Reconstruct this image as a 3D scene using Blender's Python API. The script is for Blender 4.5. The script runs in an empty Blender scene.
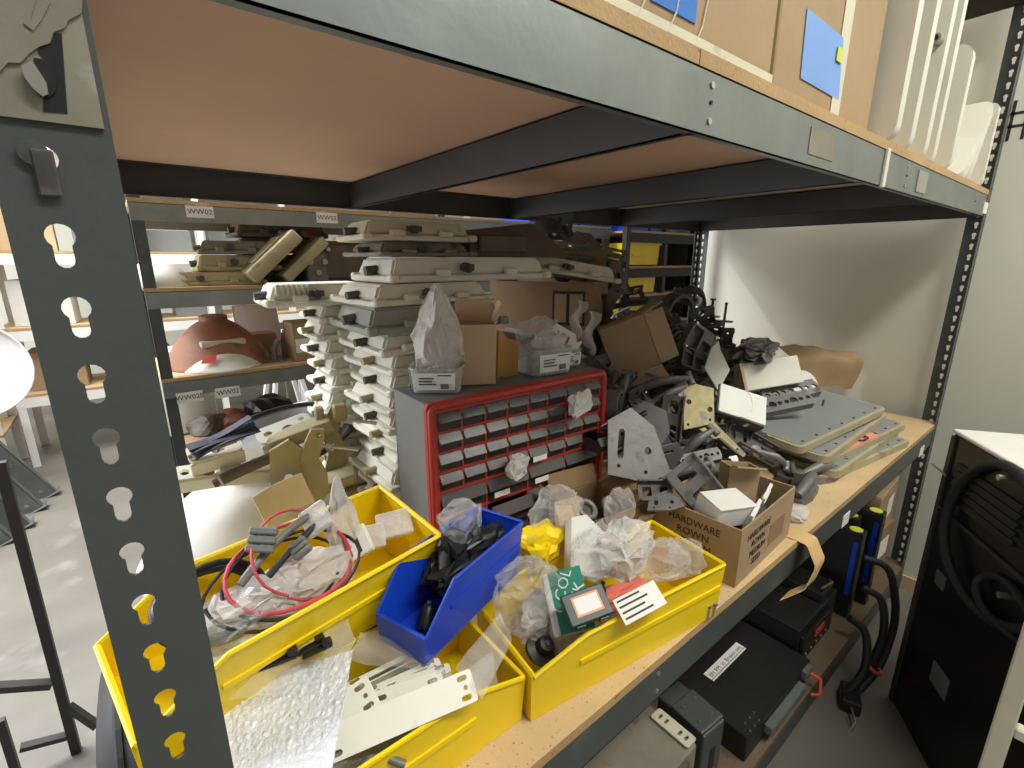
import bpy, bmesh, math, random
from mathutils import Vector, Matrix, Euler, noise
R = math.radians
PI = math.pi
S = bpy.context.scene
COL = S.collection

# ------------------------------------------------------------------ camera
CX, CY, CZ, YAW, PITCH, ROLL, FPX = 0.0646, -0.3816, 0.6762, 0.8972, -0.2532, -0.0017, 477.93
_f = Vector((math.cos(YAW)*math.cos(PITCH), math.sin(YAW)*math.cos(PITCH), math.sin(PITCH)))
_r = Vector((math.sin(YAW), -math.cos(YAW), 0)); _u = _r.cross(_f)
_r, _u = math.cos(ROLL)*_r+math.sin(ROLL)*_u, -math.sin(ROLL)*_r+math.cos(ROLL)*_u
CAMP = Vector((CX, CY, CZ))
cd = bpy.data.cameras.new('camera'); cam = bpy.data.objects.new('camera', cd); COL.objects.link(cam)
cd.sensor_fit = 'HORIZONTAL'; cd.sensor_width = 36; cd.lens = FPX/1024*36; cd.clip_start = .02; cd.clip_end = 60
M3 = Matrix((_r, _u, -_f)).transposed()
cam.matrix_world = Matrix.Translation(CAMP) @ M3.to_4x4()
S.camera = cam
def at(px, py, ax, v):
    """photo pixel -> point where its ray meets the plane ax = v"""
    d = _f+_r*((px-512)/FPX)-_u*((py-384)/FPX); i = 'xyz'.index(ax)
    return CAMP+d*((v-CAMP[i])/d[i])

# ------------------------------------------------------------------ world, lights, exposure
W = bpy.data.worlds.new('world'); S.world = W; W.use_nodes = True
bg = W.node_tree.nodes['Background']; bg.inputs[0].default_value = (1, .97, .92, 1); bg.inputs[1].default_value = .27
def area(name, loc, aim, size, power, col=(1, 1, 1)):
    l = bpy.data.lights.new(name, 'AREA'); l.shape = 'RECTANGLE'; l.size, l.size_y = size; l.energy = power; l.color = col
    o = bpy.data.objects.new(name, l); COL.objects.link(o); o.location = loc
    o.rotation_euler = (Vector(aim)-Vector(loc)).to_track_quat('-Z', 'Y').to_euler(); return o
area('ceiling_lamp_front', (1.5, -1.5, 2.9), (1.7, -.6, 0), (2.6, .3), 82, (1, .99, .90))
area('ceiling_lamp_back', (1.6, 2.66, 2.6), (1.6, 2.2, 0), (3.2, .10), 66, (.98, .98, 1))
area('doorway_daylight', (-4.2, 3.4, .9), (0, 2.0, 0), (3.4, 3.0), 140, (.93, .96, 1))
area('skylight', (-1.7, 3.4, 3.0), (-1.7, 3.4, 0), (2.4, 2.4), 330, (.95, .97, 1))
vs = S.view_settings; vs.view_transform = 'Standard'; vs.look = 'None'; vs.gamma = 1; vs.use_curve_mapping = False
vs.exposure = 0.32

# ------------------------------------------------------------------ materials
MATS = {}
def lin(c): return tuple(((x/255)/12.92 if x/255 <= .04045 else ((x/255+.055)/1.055)**2.4) for x in c)
def mat(name, rgb, rough=.5, metal=0., var=.12, scale=9., bump=0., bscale=60., alpha=1., coat=0., spots=None, trans=0., spec=.5):
    """procedural principled material: base colour with two-scale noise variation, optional bump and worn spots"""
    if name in MATS: return MATS[name]
    m = bpy.data.materials.new(name); m.use_nodes = True; nt = m.node_tree; N = nt.nodes; Lk = nt.links
    b = N['Principled BSDF']; c = lin(rgb)
    tc = N.new('ShaderNodeTexCoord')
    n1 = N.new('ShaderNodeTexNoise'); n1.inputs['Scale'].default_value = scale; n1.inputs['Detail'].default_value = 5
    Lk.new(tc.outputs['Object'], n1.inputs['Vector'])
    rp = N.new('ShaderNodeValToRGB'); e = rp.color_ramp.elements
    e[0].position = .3; e[1].position = .72
    e[0].color = (*[x*(1-var) for x in c], 1); e[1].color = (*[min(1, x*(1+var)) for x in c], 1)
    Lk.new(n1.outputs['Fac'], rp.inputs['Fac']); out = rp.outputs['Color']
    if spots:
        n2 = N.new('ShaderNodeTexNoise'); n2.inputs['Scale'].default_value = spots[1]; n2.inputs['Detail'].default_value = 8
        Lk.new(tc.outputs['Object'], n2.inputs['Vector'])
        r2 = N.new('ShaderNodeValToRGB'); r2.color_ramp.elements[0].position = spots[2]; r2.color_ramp.elements[1].position = spots[2]+.1
        Lk.new(n2.outputs['Fac'], r2.inputs['Fac'])
        mx = N.new('ShaderNodeMix'); mx.data_type = 'RGBA'; mx.inputs['B'].default_value = (*lin(spots[0]), 1)
        Lk.new(r2.outputs['Color'], mx.inputs['Factor']); Lk.new(out, mx.inputs['A']); out = mx.outputs['Result']
    Lk.new(out, b.inputs['Base Color'])
    b.inputs['Roughness'].default_value = rough; b.inputs['Metallic'].default_value = metal
    b.inputs['Alpha'].default_value = alpha; b.inputs['Coat Weight'].default_value = coat
    b.inputs['Transmission Weight'].default_value = trans; b.inputs['Specular IOR Level'].default_value = spec
    if bump:
        n3 = N.new('ShaderNodeTexNoise'); n3.inputs['Scale'].default_value = bscale; n3.inputs['Detail'].default_value = 6
        Lk.new(tc.outputs['Object'], n3.inputs['Vector'])
        bp = N.new('ShaderNodeBump'); bp.inputs['Strength'].default_value = bump; bp.inputs['Distance'].default_value = .01
        Lk.new(n3.outputs['Fac'], bp.inputs['Height']); Lk.new(bp.outputs['Normal'], b.inputs['Normal'])
    MATS[name] = m; return m
def clear(name, rgb, opacity, rough=.15, bump=.4, bscale=30.):
    """thin clear plastic film or wall: transparent mixed with a glossy, slightly milky layer"""
    if name in MATS: return MATS[name]
    m = mat(name, rgb, rough, 0, .1, 14, bump, bscale, alpha=1)
    nt = m.node_tree; N = nt.nodes; Lk = nt.links; b = N['Principled BSDF']
    o = [n for n in N if n.type == 'OUTPUT_MATERIAL'][0]
    t = N.new('ShaderNodeBsdfTransparent'); mx = N.new('ShaderNodeMixShader')
    lw = N.new('ShaderNodeLayerWeight'); lw.inputs['Blend'].default_value = .35
    mr = N.new('ShaderNodeMapRange'); mr.inputs['To Min'].default_value = opacity; mr.inputs['To Max'].default_value = min(1, opacity+.35)
    Lk.new(lw.outputs['Facing'], mr.inputs['Value']); Lk.new(mr.outputs['Result'], mx.inputs['Fac'])
    Lk.new(t.outputs[0], mx.inputs[1]); Lk.new(b.outputs[0], mx.inputs[2]); Lk.new(mx.outputs[0], o.inputs['Surface'])
    return m
def chipboard(name, rgb, scale=140.):
    if name in MATS: return MATS[name]
    m = mat(name, rgb, .75, 0, .14, 5, .15, 200, spots=((rgb[0]*.62, rgb[1]*.55, rgb[2]*.5), scale, .62)); return m

mat('steel_paint', (72, 77, 76), .45, .0, .1, 7, .05, 90, spots=((92, 95, 92), 11, .66))
mat('steel_dark', (58, 57, 55), .5, .0, .12, 7)
mat('galvanised', (132, 138, 136), .38, .55, .14, 8, .03, 60)
mat('zinc_plate', (142, 138, 122), .5, .3, .14, 10, .05, 40, spots=((170, 168, 158), 16, .63))
mat('metal_edge', (190, 190, 184), .35, .8, .1)
chipboard('chipboard', (204, 176, 134))
chipboard('chipboard_dark', (112, 94, 72))  # darker chipboard colour, used for the bottom board only
chipboard('chipboard_edge', (184, 152, 106), 90)
mat('hardboard', (216, 180, 154), .7, 0, .05, 3, .03, 150)
mat('wall_paint', (208, 207, 192), .7, 0, .03, 2, .04, 120)
mat('concrete', (118, 113, 104), .55, 0, .2, 2.2, .08, 30, spots=((138, 133, 126), 3.5, .6))
mat('yellow_plastic', (246, 212, 12), .38, 0, .05, 6, .03, 40, coat=.1)
mat('blue_plastic', (22, 66, 190), .38, 0, .06, 6, .03, 40, coat=.15)
mat('red_plastic', (178, 58, 50), .42, 0, .06, 6)
mat('grey_plastic', (118, 122, 120), .5, 0, .05, 6)
mat('cardboard', (164, 139, 106), .8, 0, .08, 6, .05, 120)
mat('cardboard_dark', (140, 112, 82), .8, 0, .1, 6, .05, 120)
mat('cardboard_pale', (196, 168, 132), .8, 0, .07, 6, .05, 120)
mat('white_card', (222, 221, 214), .65, 0, .05, 8)
mat('paper', (232, 230, 224), .7, 0, .04, 8)
mat('ink', (38, 34, 40), .6, 0, .05)
mat('cream_paint', (206, 201, 178), .45, 0, .08, 7, .05, 50, spots=((150, 138, 105), 12, .68))
mat('cream_white', (222, 220, 206), .42, 0, .06, 7, .03, 50, spots=((165, 156, 130), 14, .7))
mat('dirty_grey', (126, 122, 108), .55, 0, .16, 12, .08, 60, spots=((84, 72, 58), 14, .6))
mat('brown_grime', (92, 82, 70), .6, 0, .2, 10, .1, 60, spots=((110, 74, 52), 9, .58))
mat('cast_dark', (84, 82, 78), .6, .15, .2, 14, .12, 70, spots=((118, 112, 102), 13, .62))
mat('cast_mid', (112, 111, 108), .5, .25, .16, 14, .1, 70, spots=((70, 68, 64), 12, .64))
mat('cast_light', (128, 125, 122), .45, .25, .16, 12, .1, 60, spots=((92, 84, 76), 16, .6))
mat('olive_cast', (168, 158, 122), .5, .1, .14, 10, .1, 60, spots=((112, 100, 74), 12, .64))
mat('black_plastic', (26, 27, 28), .4, 0, .15, 9, .03, 60)
mat('black_metal', (34, 34, 34), .45, .2, .15, 9, .04, 60)
mat('rubber', (34, 34, 36), .6, 0, .1, 9)
mat('bolt_steel', (190, 186, 176), .3, .9, .08, 20)
mat('white_plastic', (232, 231, 226), .4, 0, .03, 6)
clear('smoke_drawer', (74, 70, 68), .6, .25, .05)
clear('drawer_lip', (104, 100, 98), .66, .25, .05)
clear('clear_bag', (226, 226, 224), .13, .1, .5, 60)
clear('milky_bag', (226, 222, 218), .48, .2, .5, 60)
clear('clear_tub', (210, 212, 210), .3, .2, .05)

# ------------------------------------------------------------------ mesh helpers
class MB:
    def __init__(s): s.v = []; s.f = []; s.m = []; s.mi = 0
    def add(s, vs, fs, T=None):
        o = len(s.v); s.v += [tuple(T @ Vector(v)) if T else tuple(v) for v in vs]
        s.f += [tuple(i+o for i in f) for f in fs]; s.m += [s.mi]*len(fs); return s
    def box(s, x0, y0, z0, x1, y1, z1, T=None):
        v = [(x0, y0, z0), (x1, y0, z0), (x1, y1, z0), (x0, y1, z0), (x0, y0, z1), (x1, y0, z1), (x1, y1, z1), (x0, y1, z1)]
        return s.add(v, [(3, 2, 1, 0), (4, 5, 6, 7), (0, 1, 5, 4), (1, 2, 6, 5), (2, 3, 7, 6), (3, 0, 4, 7)], T)
    def hexa(s, b, t, T=None):
        return s.add(list(b)+list(t), [(3, 2, 1, 0), (4, 5, 6, 7), (0, 1, 5, 4), (1, 2, 6, 5), (2, 3, 7, 6), (3, 0, 4, 7)], T)
    def rbox(s, x0, y0, z0, x1, y1, z1, r=.004, seg=2, T=None):
        bm = bmesh.new(); bmesh.ops.create_cube(bm, size=1)
        for v in bm.verts: v.co = Vector(((x0+x1)/2+v.co.x*(x1-x0), (y0+y1)/2+v.co.y*(y1-y0), (z0+z1)/2+v.co.z*(z1-z0)))
        bmesh.ops.bevel(bm, geom=bm.edges[:], offset=r, segments=seg, affect='EDGES', profile=.5)
        return s.bm(bm, T)
    def bm(s, bm, T=None):
        bm.verts.index_update(); s.add([v.co.copy() for v in bm.verts], [[v.index for v in f.verts] for f in bm.faces], T); bm.free(); return s
    def cyl(s, a, b, r, n=12, r2=None, cap=True, T=None):
        a, b = Vector(a), Vector(b); q = (b-a).to_track_quat('Z', 'Y'); r2 = r if r2 is None else r2
        v = [a+q @ Vector((r*math.cos(2*PI*i/n), r*math.sin(2*PI*i/n), 0)) for i in range(n)]
        v += [b+q @ Vector((r2*math.cos(2*PI*i/n), r2*math.sin(2*PI*i/n), 0)) for i in range(n)]
        f = [(i, (i+1) % n, n+(i+1) % n, n+i) for i in range(n)]
        if cap: f += [tuple(range(n-1, -1, -1)), tuple(range(n, 2*n))]
        return s.add(v, f, T)
    def tube(s, pts, r, n=8, closed=False, T=None):
        pts = [Vector(p) for p in pts]; k = len(pts); v = []; f = []; up = None
        for i, p in enumerate(pts):
            a = pts[(i-1) % k] if (closed or i) else p; b = pts[(i+1) % k] if (closed or i < k-1) else p
            t = (b-a).normalized()
            if up is None: up = t.orthogonal().normalized()
            up = (up-t*up.dot(t)); up = up.normalized() if up.length > 1e-6 else t.orthogonal().normalized()
            w = t.cross(up); rr = r[i] if isinstance(r, (list, tuple)) else r
            v += [p+up*(rr*math.cos(2*PI*j/n))+w*(rr*math.sin(2*PI*j/n)) for j in range(n)]
        for i in range(k if closed else k-1):
            i2 = (i+1) % k
            f += [(i*n+j, i*n+(j+1) % n, i2*n+(j+1) % n, i2*n+j) for j in range(n)]
        if not closed: f += [tuple(range(n-1, -1, -1)), tuple(range((k-1)*n, k*n))]
        return s.add(v, f, T)
    def lathe(s, prof, n=32, T=None, cap0=False, cap1=False):
        v = []; f = []; k = len(prof)
        for r, z in prof: v += [(r*math.cos(2*PI*j/n), r*math.sin(2*PI*j/n), z) for j in range(n)]
        for i in range(k-1): f += [(i*n+j, i*n+(j+1) % n, (i+1)*n+(j+1) % n, (i+1)*n+j) for j in range(n)]
        if cap0: f.append(tuple(range(n-1, -1, -1)))
        if cap1: f.append(tuple(range((k-1)*n, k*n)))
        return s.add(v, f, T)
    def plate(s, outer, holes=(), t=.003, T=None):
        """flat sheet in local XY with real holes, from z=0 to z=t"""
        bm = bmesh.new(); ed = []
        for lp in [outer]+list(holes):
            vs_ = [bm.verts.new((p[0], p[1], 0)) for p in lp]
            ed += [bm.edges.new((vs_[i], vs_[(i+1) % len(vs_)])) for i in range(len(vs_))]
        bmesh.ops.triangle_fill(bm, use_beauty=True, use_dissolve=False, edges=ed, normal=(0, 0, 1))
        fs = bm.faces[:]
        if not fs: bm.free(); return s
        g = bmesh.ops.extrude_face_region(bm, geom=fs)
        for e in g['geom']:
            if isinstance(e, bmesh.types.BMVert): e.co.z += t
        bmesh.ops.recalc_face_normals(bm, faces=bm.faces[:])
        return s.bm(bm, T)
    def obj(s, name, m, parent=None, loc=None, rot=None, smooth=None):
        me = bpy.data.meshes.new(name); me.from_pydata(s.v, [], s.f)
        ms = m if isinstance(m, (list, tuple)) else [m]
        for q in ms: me.materials.append(MATS[q] if isinstance(q, str) else q)
        if len(ms) > 1: me.polygons.foreach_set('material_index', s.m)
        if smooth is not None:
            me.polygons.foreach_set('use_smooth', [True]*len(me.polygons)); me.update()
            if smooth < 180: me.set_sharp_from_angle(angle=R(smooth))
        me.update()
        o = bpy.data.objects.new(name, me); COL.objects.link(o)
        if parent: o.parent = parent
        if loc is not None: o.location = loc
        if rot is not None: o.rotation_euler = rot
        return o
def tag(o, label=None, cat=None, group=None, kind=None):
    if label: o['label'] = label
    if cat: o['category'] = cat
    if group: o['group'] = group
    if kind: o['kind'] = kind
    return o
def thing(name, label, cat, loc=(0, 0, 0), rot=(0, 0, 0), group=None):
    o = bpy.data.objects.new(name, None); COL.objects.link(o); o.empty_display_size = .02
    o.location = loc
    if isinstance(rot, (int, float)): rot = (0, 0, rot)
    o.rotation_euler = rot; return tag(o, label, cat, group)
def circ(x, y, r, n=10): return [(x+r*math.cos(2*PI*i/n), y+r*math.sin(2*PI*i/n)) for i in range(n)]
def slot(x, y, l, w, a=0, n=5):
    """rounded slot of length l, width w, turned by a"""
    p = [(l/2-w/2+w/2*math.cos(-PI/2+PI*i/n), w/2*math.sin(-PI/2+PI*i/n)) for i in range(n+1)]
    p += [(-l/2+w/2+w/2*math.cos(PI/2+PI*i/n), w/2*math.sin(PI/2+PI*i/n)) for i in range(n+1)]
    return [(x+c*math.cos(a)-d*math.sin(a), y+c*math.sin(a)+d*math.cos(a)) for c, d in p]
def rect(x0, y0, x1, y1): return [(x0, y0), (x1, y0), (x1, y1), (x0, y1)]
def rrect(x0, y0, x1, y1, r, n=3):
    p = []
    for cx, cy, a0 in ((x1-r, y0+r, -PI/2), (x1-r, y1-r, 0), (x0+r, y1-r, PI/2), (x0+r, y0+r, PI)):
        p += [(cx+r*math.cos(a0+PI/2*i/n), cy+r*math.sin(a0+PI/2*i/n)) for i in range(n+1)]
    return p
def TR(loc, rot=(0, 0, 0)): return Matrix.Translation(Vector(loc)) @ Euler(rot).to_matrix().to_4x4()
def AX(o, x, z):
    """frame at o with local X along x and local Z as near z as possible"""
    x = Vector(x).normalized(); z = Vector(z); y = z.cross(x).normalized(); z = x.cross(y)
    m = Matrix((x, y, z)).transposed().to_4x4(); m.translation = Vector(o); return m
def txt(s, size, m, parent, T, name='lettering', sx=1., extr=.0002, label=None):
    c = bpy.data.curves.new(name, 'FONT'); c.body = s; c.size = size; c.align_x = 'CENTER'; c.align_y = 'CENTER'; c.extrude = extr; c.resolution_u = 2
    t = bpy.data.objects.new(name, c); COL.objects.link(t)
    bpy.context.view_layer.update()
    me = bpy.data.meshes.new_from_object(t.evaluated_get(bpy.context.evaluated_depsgraph_get()))
    bpy.data.objects.remove(t); bpy.data.curves.remove(c)
    for v in me.vertices: v.co.x *= sx
    me.materials.clear(); me.materials.append(MATS[m])
    o = bpy.data.objects.new(name, me); COL.objects.link(o); o.parent = parent; o.matrix_local = T
    if label: o['label'] = label
    return o
def copy_tree(o, parent=None):
    c = o.copy(); COL.objects.link(c)
    if parent: c.parent = parent; c.matrix_parent_inverse = o.matrix_parent_inverse.copy()
    for ch in list(o.children): copy_tree(ch, c)
    return c
# ================================================================== the setting
FZ = -.87            # floor level (0 = top of the main shelf board)
WX = 2.80            # right wall
SL, SD, HB, BH = 2.672, 1.19, .8345, .0757   # shelf length, depth, underside of upper beams, beam height
BT = .018            # board thickness
def struct(name, mb, m, kind='structure'): return tag(mb.obj(name, m), kind=kind)
o = struct('floor', MB().box(-6, -3.2, FZ-.05, WX+.1, 7.2, FZ), 'concrete'); tag(o, 'pale grey concrete floor with worn patches')
o = struct('wall_right', MB().box(WX, -3.2, FZ, WX+.1, 1.255, 3.1), 'wall_paint'); tag(o, 'white painted wall at the end of the shelving')
o = struct('wall_back', MB().box(-6, 7.1, FZ, 7.5, 7.2, 3.1), 'wall_paint'); tag(o, 'pale far wall behind the storage racks')
o = struct('floor_extension', MB().box(WX+.1, -3.2, FZ-.05, 7.5, 7.2, FZ), 'concrete'); o.name = 'floor_1'; tag(o, 'concrete floor beyond the wall end')
o = struct('baseboard_right', MB().box(WX-.012, -3.2, FZ, WX, 1.255, FZ+.07), 'cardboard_pale'); tag(o, 'tan baseboard along the white wall')
# hand-drawn double-cross mark on the wall
wm = MB()
c0 = at(1018, 120, 'x', WX-.0005)
for dy in (-.022, .018): wm.box(c0.x-.0008, c0.y+dy-.005, c0.z-.07, c0.x, c0.y+dy+.005, c0.z+.07)
for dz in (-.02, .025): wm.box(c0.x-.0008, c0.y-.06, c0.z+dz-.005, c0.x, c0.y+.06, c0.z+dz+.005)
mk = wm.obj('wall_mark', 'ink'); tag(mk, 'black hand-drawn hash mark on the white wall', 'wall mark')

# ------------------------------------------------------------------ main shelving unit
X0 = .0205; PWD = .053                    # left face of the front-left post, flange width
rack = thing('shelving_unit', 'dark grey keyhole-post shelving unit with particle-board shelves in the foreground', 'shelf', (0, 0, FZ))
def keyhole(x, z, r=.0067, w=.0084, dn=.0135):
    p = []; a0 = math.asin(w/2/r)
    for i in range(13):
        a = -PI/2+a0+(2*PI-2*a0)*i/12; p.append((x+r*math.cos(a), z+r*math.sin(a)))
    for i in range(6):
        a = PI+PI*i/5; p.append((x+w/2*math.cos(a), z-dn+w/2*math.sin(a)))
    return p
PITCHZ = .0404
def post(x, y, sx, sy, ztop, name='post'):
    """angle post: one flange across (along X), one along Y, both punched with keyholes; holes follow the photo's spacing"""
    m = MB(); z0 = FZ; zs = [.6899-k*PITCHZ for k in range(-40, 42)]
    zs = [z for z in zs if z0+.05 < z < ztop-.03]
    fl = lambda w: ([(0, z0), (w, z0), (w, ztop), (0, ztop)], [keyhole(w*.394, z) for z in zs])
    o_, h_ = fl(PWD)
    m.plate(o_, h_, .0022, T=Matrix.Translation((x, y, 0)) @ Matrix(((sx, 0, 0, 0), (0, 0, sy, 0), (0, 1, 0, 0), (0, 0, 0, 1))))
    m.plate(o_, h_, .0022, T=Matrix.Translation((x, y+sy*.0023, 0)) @ Matrix(((0, 0, sx, 0), (sy, 0, 0, 0), (0, 1, 0, 0), (0, 0, 0, 1))))
    p = m.obj(name, 'steel_paint', rack, (0, 0, -FZ)); return p
post(X0, -.003, 1, 1, 2.2); post(SL+.035, -.003, -1, 1, 2.2); post(X0, SD+.003, 1, -1, 2.2); post(SL+.035, SD+.003, -1, -1, 2.2)
def beam(x0, x1, y, z, inward, front=True, m='steel_paint', name='beam'):
    """rolled beam along X: upright web, folded ledge on top that carries the board, small lower return"""
    b = MB(); t = .002
    b.box(x0, min(y, y+inward*t), z, x1, max(y, y+inward*t), z+BH)
    b.box(x0, min(y, y+inward*.03), z+BH-t, x1, max(y, y+inward*.03), z+BH)
    b.box(x0, min(y, y+inward*.012), z, x1, max(y, y+inward*.012), z+t)
    return b.obj(name, m, rack, (0, 0, -FZ))
def cross(x, y0, y1, z, name='cross_beam'):
    b = MB(); t = .002
    b.box(x, y0, z, x+t, y1, z+BH-.002); b.box(x, y0, z+BH-.004, x+.03, y1, z+BH-.002); b.box(x, y0, z, x+.012, y1, z+t)
    return b.obj(name, 'steel_dark', rack, (0, 0, -FZ))
for zl in (-BT-BH, HB, -.69-BT-BH, 1.545):
    fb = beam(X0+.003, SL+.03, -.0008, zl, 1, m='galvanised' if zl == HB else 'steel_paint', name='front_beam')
    beam(X0+.003, SL+.03, SD+.0008, zl, -1, m='steel_dark', name='back_beam')
    for k, x in enumerate((X0+.006, .665, 1.31, 1.98, SL+.01)):
        cross(x, .004, SD-.004, zl, 'end_beam' if k in (0, 4) else 'cross_beam')
    if zl == HB:
        for x in (.70, 1.60, 2.45):
            for dz in (.018, .040, .060):
                r_ = MB(); r_.cyl((x, -.001, zl+dz), (x, -.003, zl+dz), .0042 if dz != .040 else .0025, 10)
                r_.obj('rivet', 'metal_edge' if dz != .040 else 'black_metal', rack, (0, 0, -FZ))
        a = at(886, 170, 'y', 0)
        MB().rbox(a.x-.03, -.007, zl-.002, a.x-.012, -.001, zl+BH+.002, .001, 1).obj('joint_strip', 'cream_white', rack, (0, 0, -FZ))
        MB().box(a.x+.25, -.0035, zl+.012, a.x+.34, -.001, zl+BH-.012).obj('label_holder', 'metal_edge', rack, (0, 0, -FZ))
        MB().box(SL-.05, -.0035, zl+.01, SL+.02, -.001, zl+.05).obj('label_card', 'paper', rack, (0, 0, -FZ))
        a = at(822, 132, 'y', 0); MB().box(a.x-.05, -.0022, zl+.018, a.x+.06, -.001, zl+.06).obj('tape_patch', 'zinc_plate', rack, (0, 0, -FZ))
def board(x0, x1, z, top, edge, name='shelf_board'):
    b = MB(); b.mi = 0; b.box(x0, -.002, z, x1, SD+.002, z+BT); o = b.obj(name, [top, edge, 'hardboard'], rack, (0, 0, -FZ))
    idx = [2, 0, 1, 1, 1, 1]; o.data.polygons.foreach_set('material_index', idx); return o
board(X0+.004, SL+.03, -BT, 'chipboard', 'chipboard_edge')
board(X0+.004, .664, HB+BH, 'chipboard', 'chipboard_edge'); board(.666, SL+.03, HB+BH, 'chipboard', 'chipboard_edge')
board(X0+.004, SL+.03, -.69-BT, 'chipboard_dark', 'chipboard_dark'); board(X0+.004, SL+.03, 1.545+BH, 'chipboard', 'chipboard_edge')
# label cards on the lower front beam
for (px, py, w) in ((845, 519, .055), (921, 451, .06)):
    a = at(px, py, 'y', 0); MB().rbox(a.x-w/2, -.0030, a.z-.02, a.x+w/2, -.001, a.z+.02, .0008, 1).obj('label_card', 'paper', rack, (0, 0, -FZ))
for (x, dz) in ((.70, .02), (.70, .058)):
    r_ = MB(); r_.cyl((x, -.001, -BT-BH+dz), (x, -.003, -BT-BH+dz), .004, 10); r_.obj('rivet', 'metal_edge', rack, (0, 0, -FZ))
# splice plate, torn tape and clip on the near post
TF = lambda y: Matrix(((1, 0, 0, 0), (0, 0, -1, y), (0, 1, 0, 0), (0, 0, 0, 1)))
def pxz(pts, y=-.004): return [(q.x, q.z) for q in (at(px/3, py/3, 'y', y) for px, py in pts)]
zb = at(60, 124, 'y', -.0035).z
MB().plate(rect(X0-.012, zb, at(104, 127, 'y', -.0035).x, 1.2), [], .002, TF(-.0035)).obj('splice_plate', 'zinc_plate', rack, (0, 0, -FZ))
MB().plate(pxz([(165, 100), (185, 100), (203, 340), (130, 335), (130, 290), (165, 270), (160, 200), (115, 160), (115, 140), (150, 130)], -.006), [], .0004, TF(-.0056)).obj('dark_slot', 'black_plastic', rack, (0, 0, -FZ))  # flat black plate stands in for the darkness of the open slot
MB().plate(pxz([(-60, -30), (250, -30), (245, 40), (205, 62), (195, 84), (160, 98), (150, 130), (118, 140), (90, 160), (60, 190), (25, 188), (0, 215), (-60, 230)], -.0065), [], .0008, TF(-.0062)).obj('torn_tape', 'dirty_grey', rack, (0, 0, -FZ))
MB().plate(pxz([(120, -30), (95, 60), (70, 70), (100, 92), (125, 60), (150, 10), (150, -30)], -.0075), [], .0006, TF(-.0072)).obj('tape_curl', 'dirty_grey', rack, (0, 0, -FZ))
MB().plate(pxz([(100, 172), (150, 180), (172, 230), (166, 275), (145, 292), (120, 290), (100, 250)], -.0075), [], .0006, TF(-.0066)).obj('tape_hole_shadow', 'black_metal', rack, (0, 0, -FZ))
MB().plate(pxz([(65, 200), (98, 185), (140, 250), (146, 285), (130, 292), (100, 268), (75, 235)], -.0085), [], .003, TF(-.0075)).obj('rivet_clip', 'bolt_steel', rack, (0, 0, -FZ))
for zz in (.6899+PITCHZ*1.0,):
    k = MB(); k.cyl((X0+.018, .004, zz+.002), (X0+.018, -.006, zz+.002), .0065, 14); k.rbox(X0+.0165, -.007, zz-.02, X0+.026, -.004, zz+.004, .001, 1)
    k.obj('rivet_stud', 'cast_mid', rack, (0, 0, -FZ))
# ================================================================== background
def pxm(px, py, ax, v):
    """metres that one photo pixel spans at that point"""
    return (at(px, py, ax, v)-CAMP).dot(_f)/FPX
def simple_rack(name, label, x0, x1, y0, y1, levels, posts, mpost='steel_paint', mbeam='galvanised', ztop=2.3):
    t = thing(name, label, 'shelf', (0, 0, FZ))
    for x in posts:
        for y, s in ((y0, 1), (y1, -1)):
            m = MB(); m.box(x, min(y, y+s*.003), FZ, x+.05, max(y, y+s*.003), ztop); m.box(x, min(y, y+s*.05), FZ, x+.003, max(y, y+s*.05), ztop)
            m.obj('post', mpost, t, (0, 0, -FZ))
    for z in levels:
        for y, s in ((y0-.004, 1), (y1+.004, -1)):
            m = MB(); m.box(x0, min(y, y+s*.004), z-BT-.08, x1, max(y, y+s*.004), z-BT); m.box(x0, min(y, y+s*.03), z-BT-.003, x1, max(y, y+s*.03), z-BT)
            m.obj('beam', mbeam, t, (0, 0, -FZ))
        o = MB().box(x0, y0-.004, z-BT, x1, y1+.004, z).obj('shelf_board', ['hardboard', 'chipboard', 'chipboard_edge'], t, (0, 0, -FZ))
        o.data.polygons.foreach_set('material_index', [0, 1, 2, 2, 2, 2])
    return t
BY = 2.5; BX0 = .14
br = simple_rack('storage_rack', 'grey steel rack with particle-board shelves across the aisle', BX0, 3.46, BY, BY+.75, (-.76, .105, .55, .955), (BX0, 1.75, 3.41))
def card(px, py, s, w=.115, h=.055):
    a = at(px, py, 'y', BY-.006); c = MB().box(a.x-w/2, BY-.009, a.z-h/2, a.x+w/2, BY-.006, a.z+h/2).obj('label_card', 'paper', br, (0, 0, -FZ))
    txt(s, h*.62, 'ink', c, AX((a.x, BY-.0095, a.z), (1, 0, 0), (0, -1, 0)))
for px, py, s in ((200, 212, 'WW02'), (327, 218, 'WW02'), (190, 397, 'WW02B'), (228, 392, 'WW02')): card(px, py, s)
# a second rack beyond, white posts
simple_rack('white_post_rack', 'white-post rack standing behind the grey storage rack', -.7, 3.4, 4.6, 5.2, (-.3, .2, .75, 1.3), (-.7, .18, .62, 1.3, 3.35), 'white_plastic', 'white_plastic')
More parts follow.
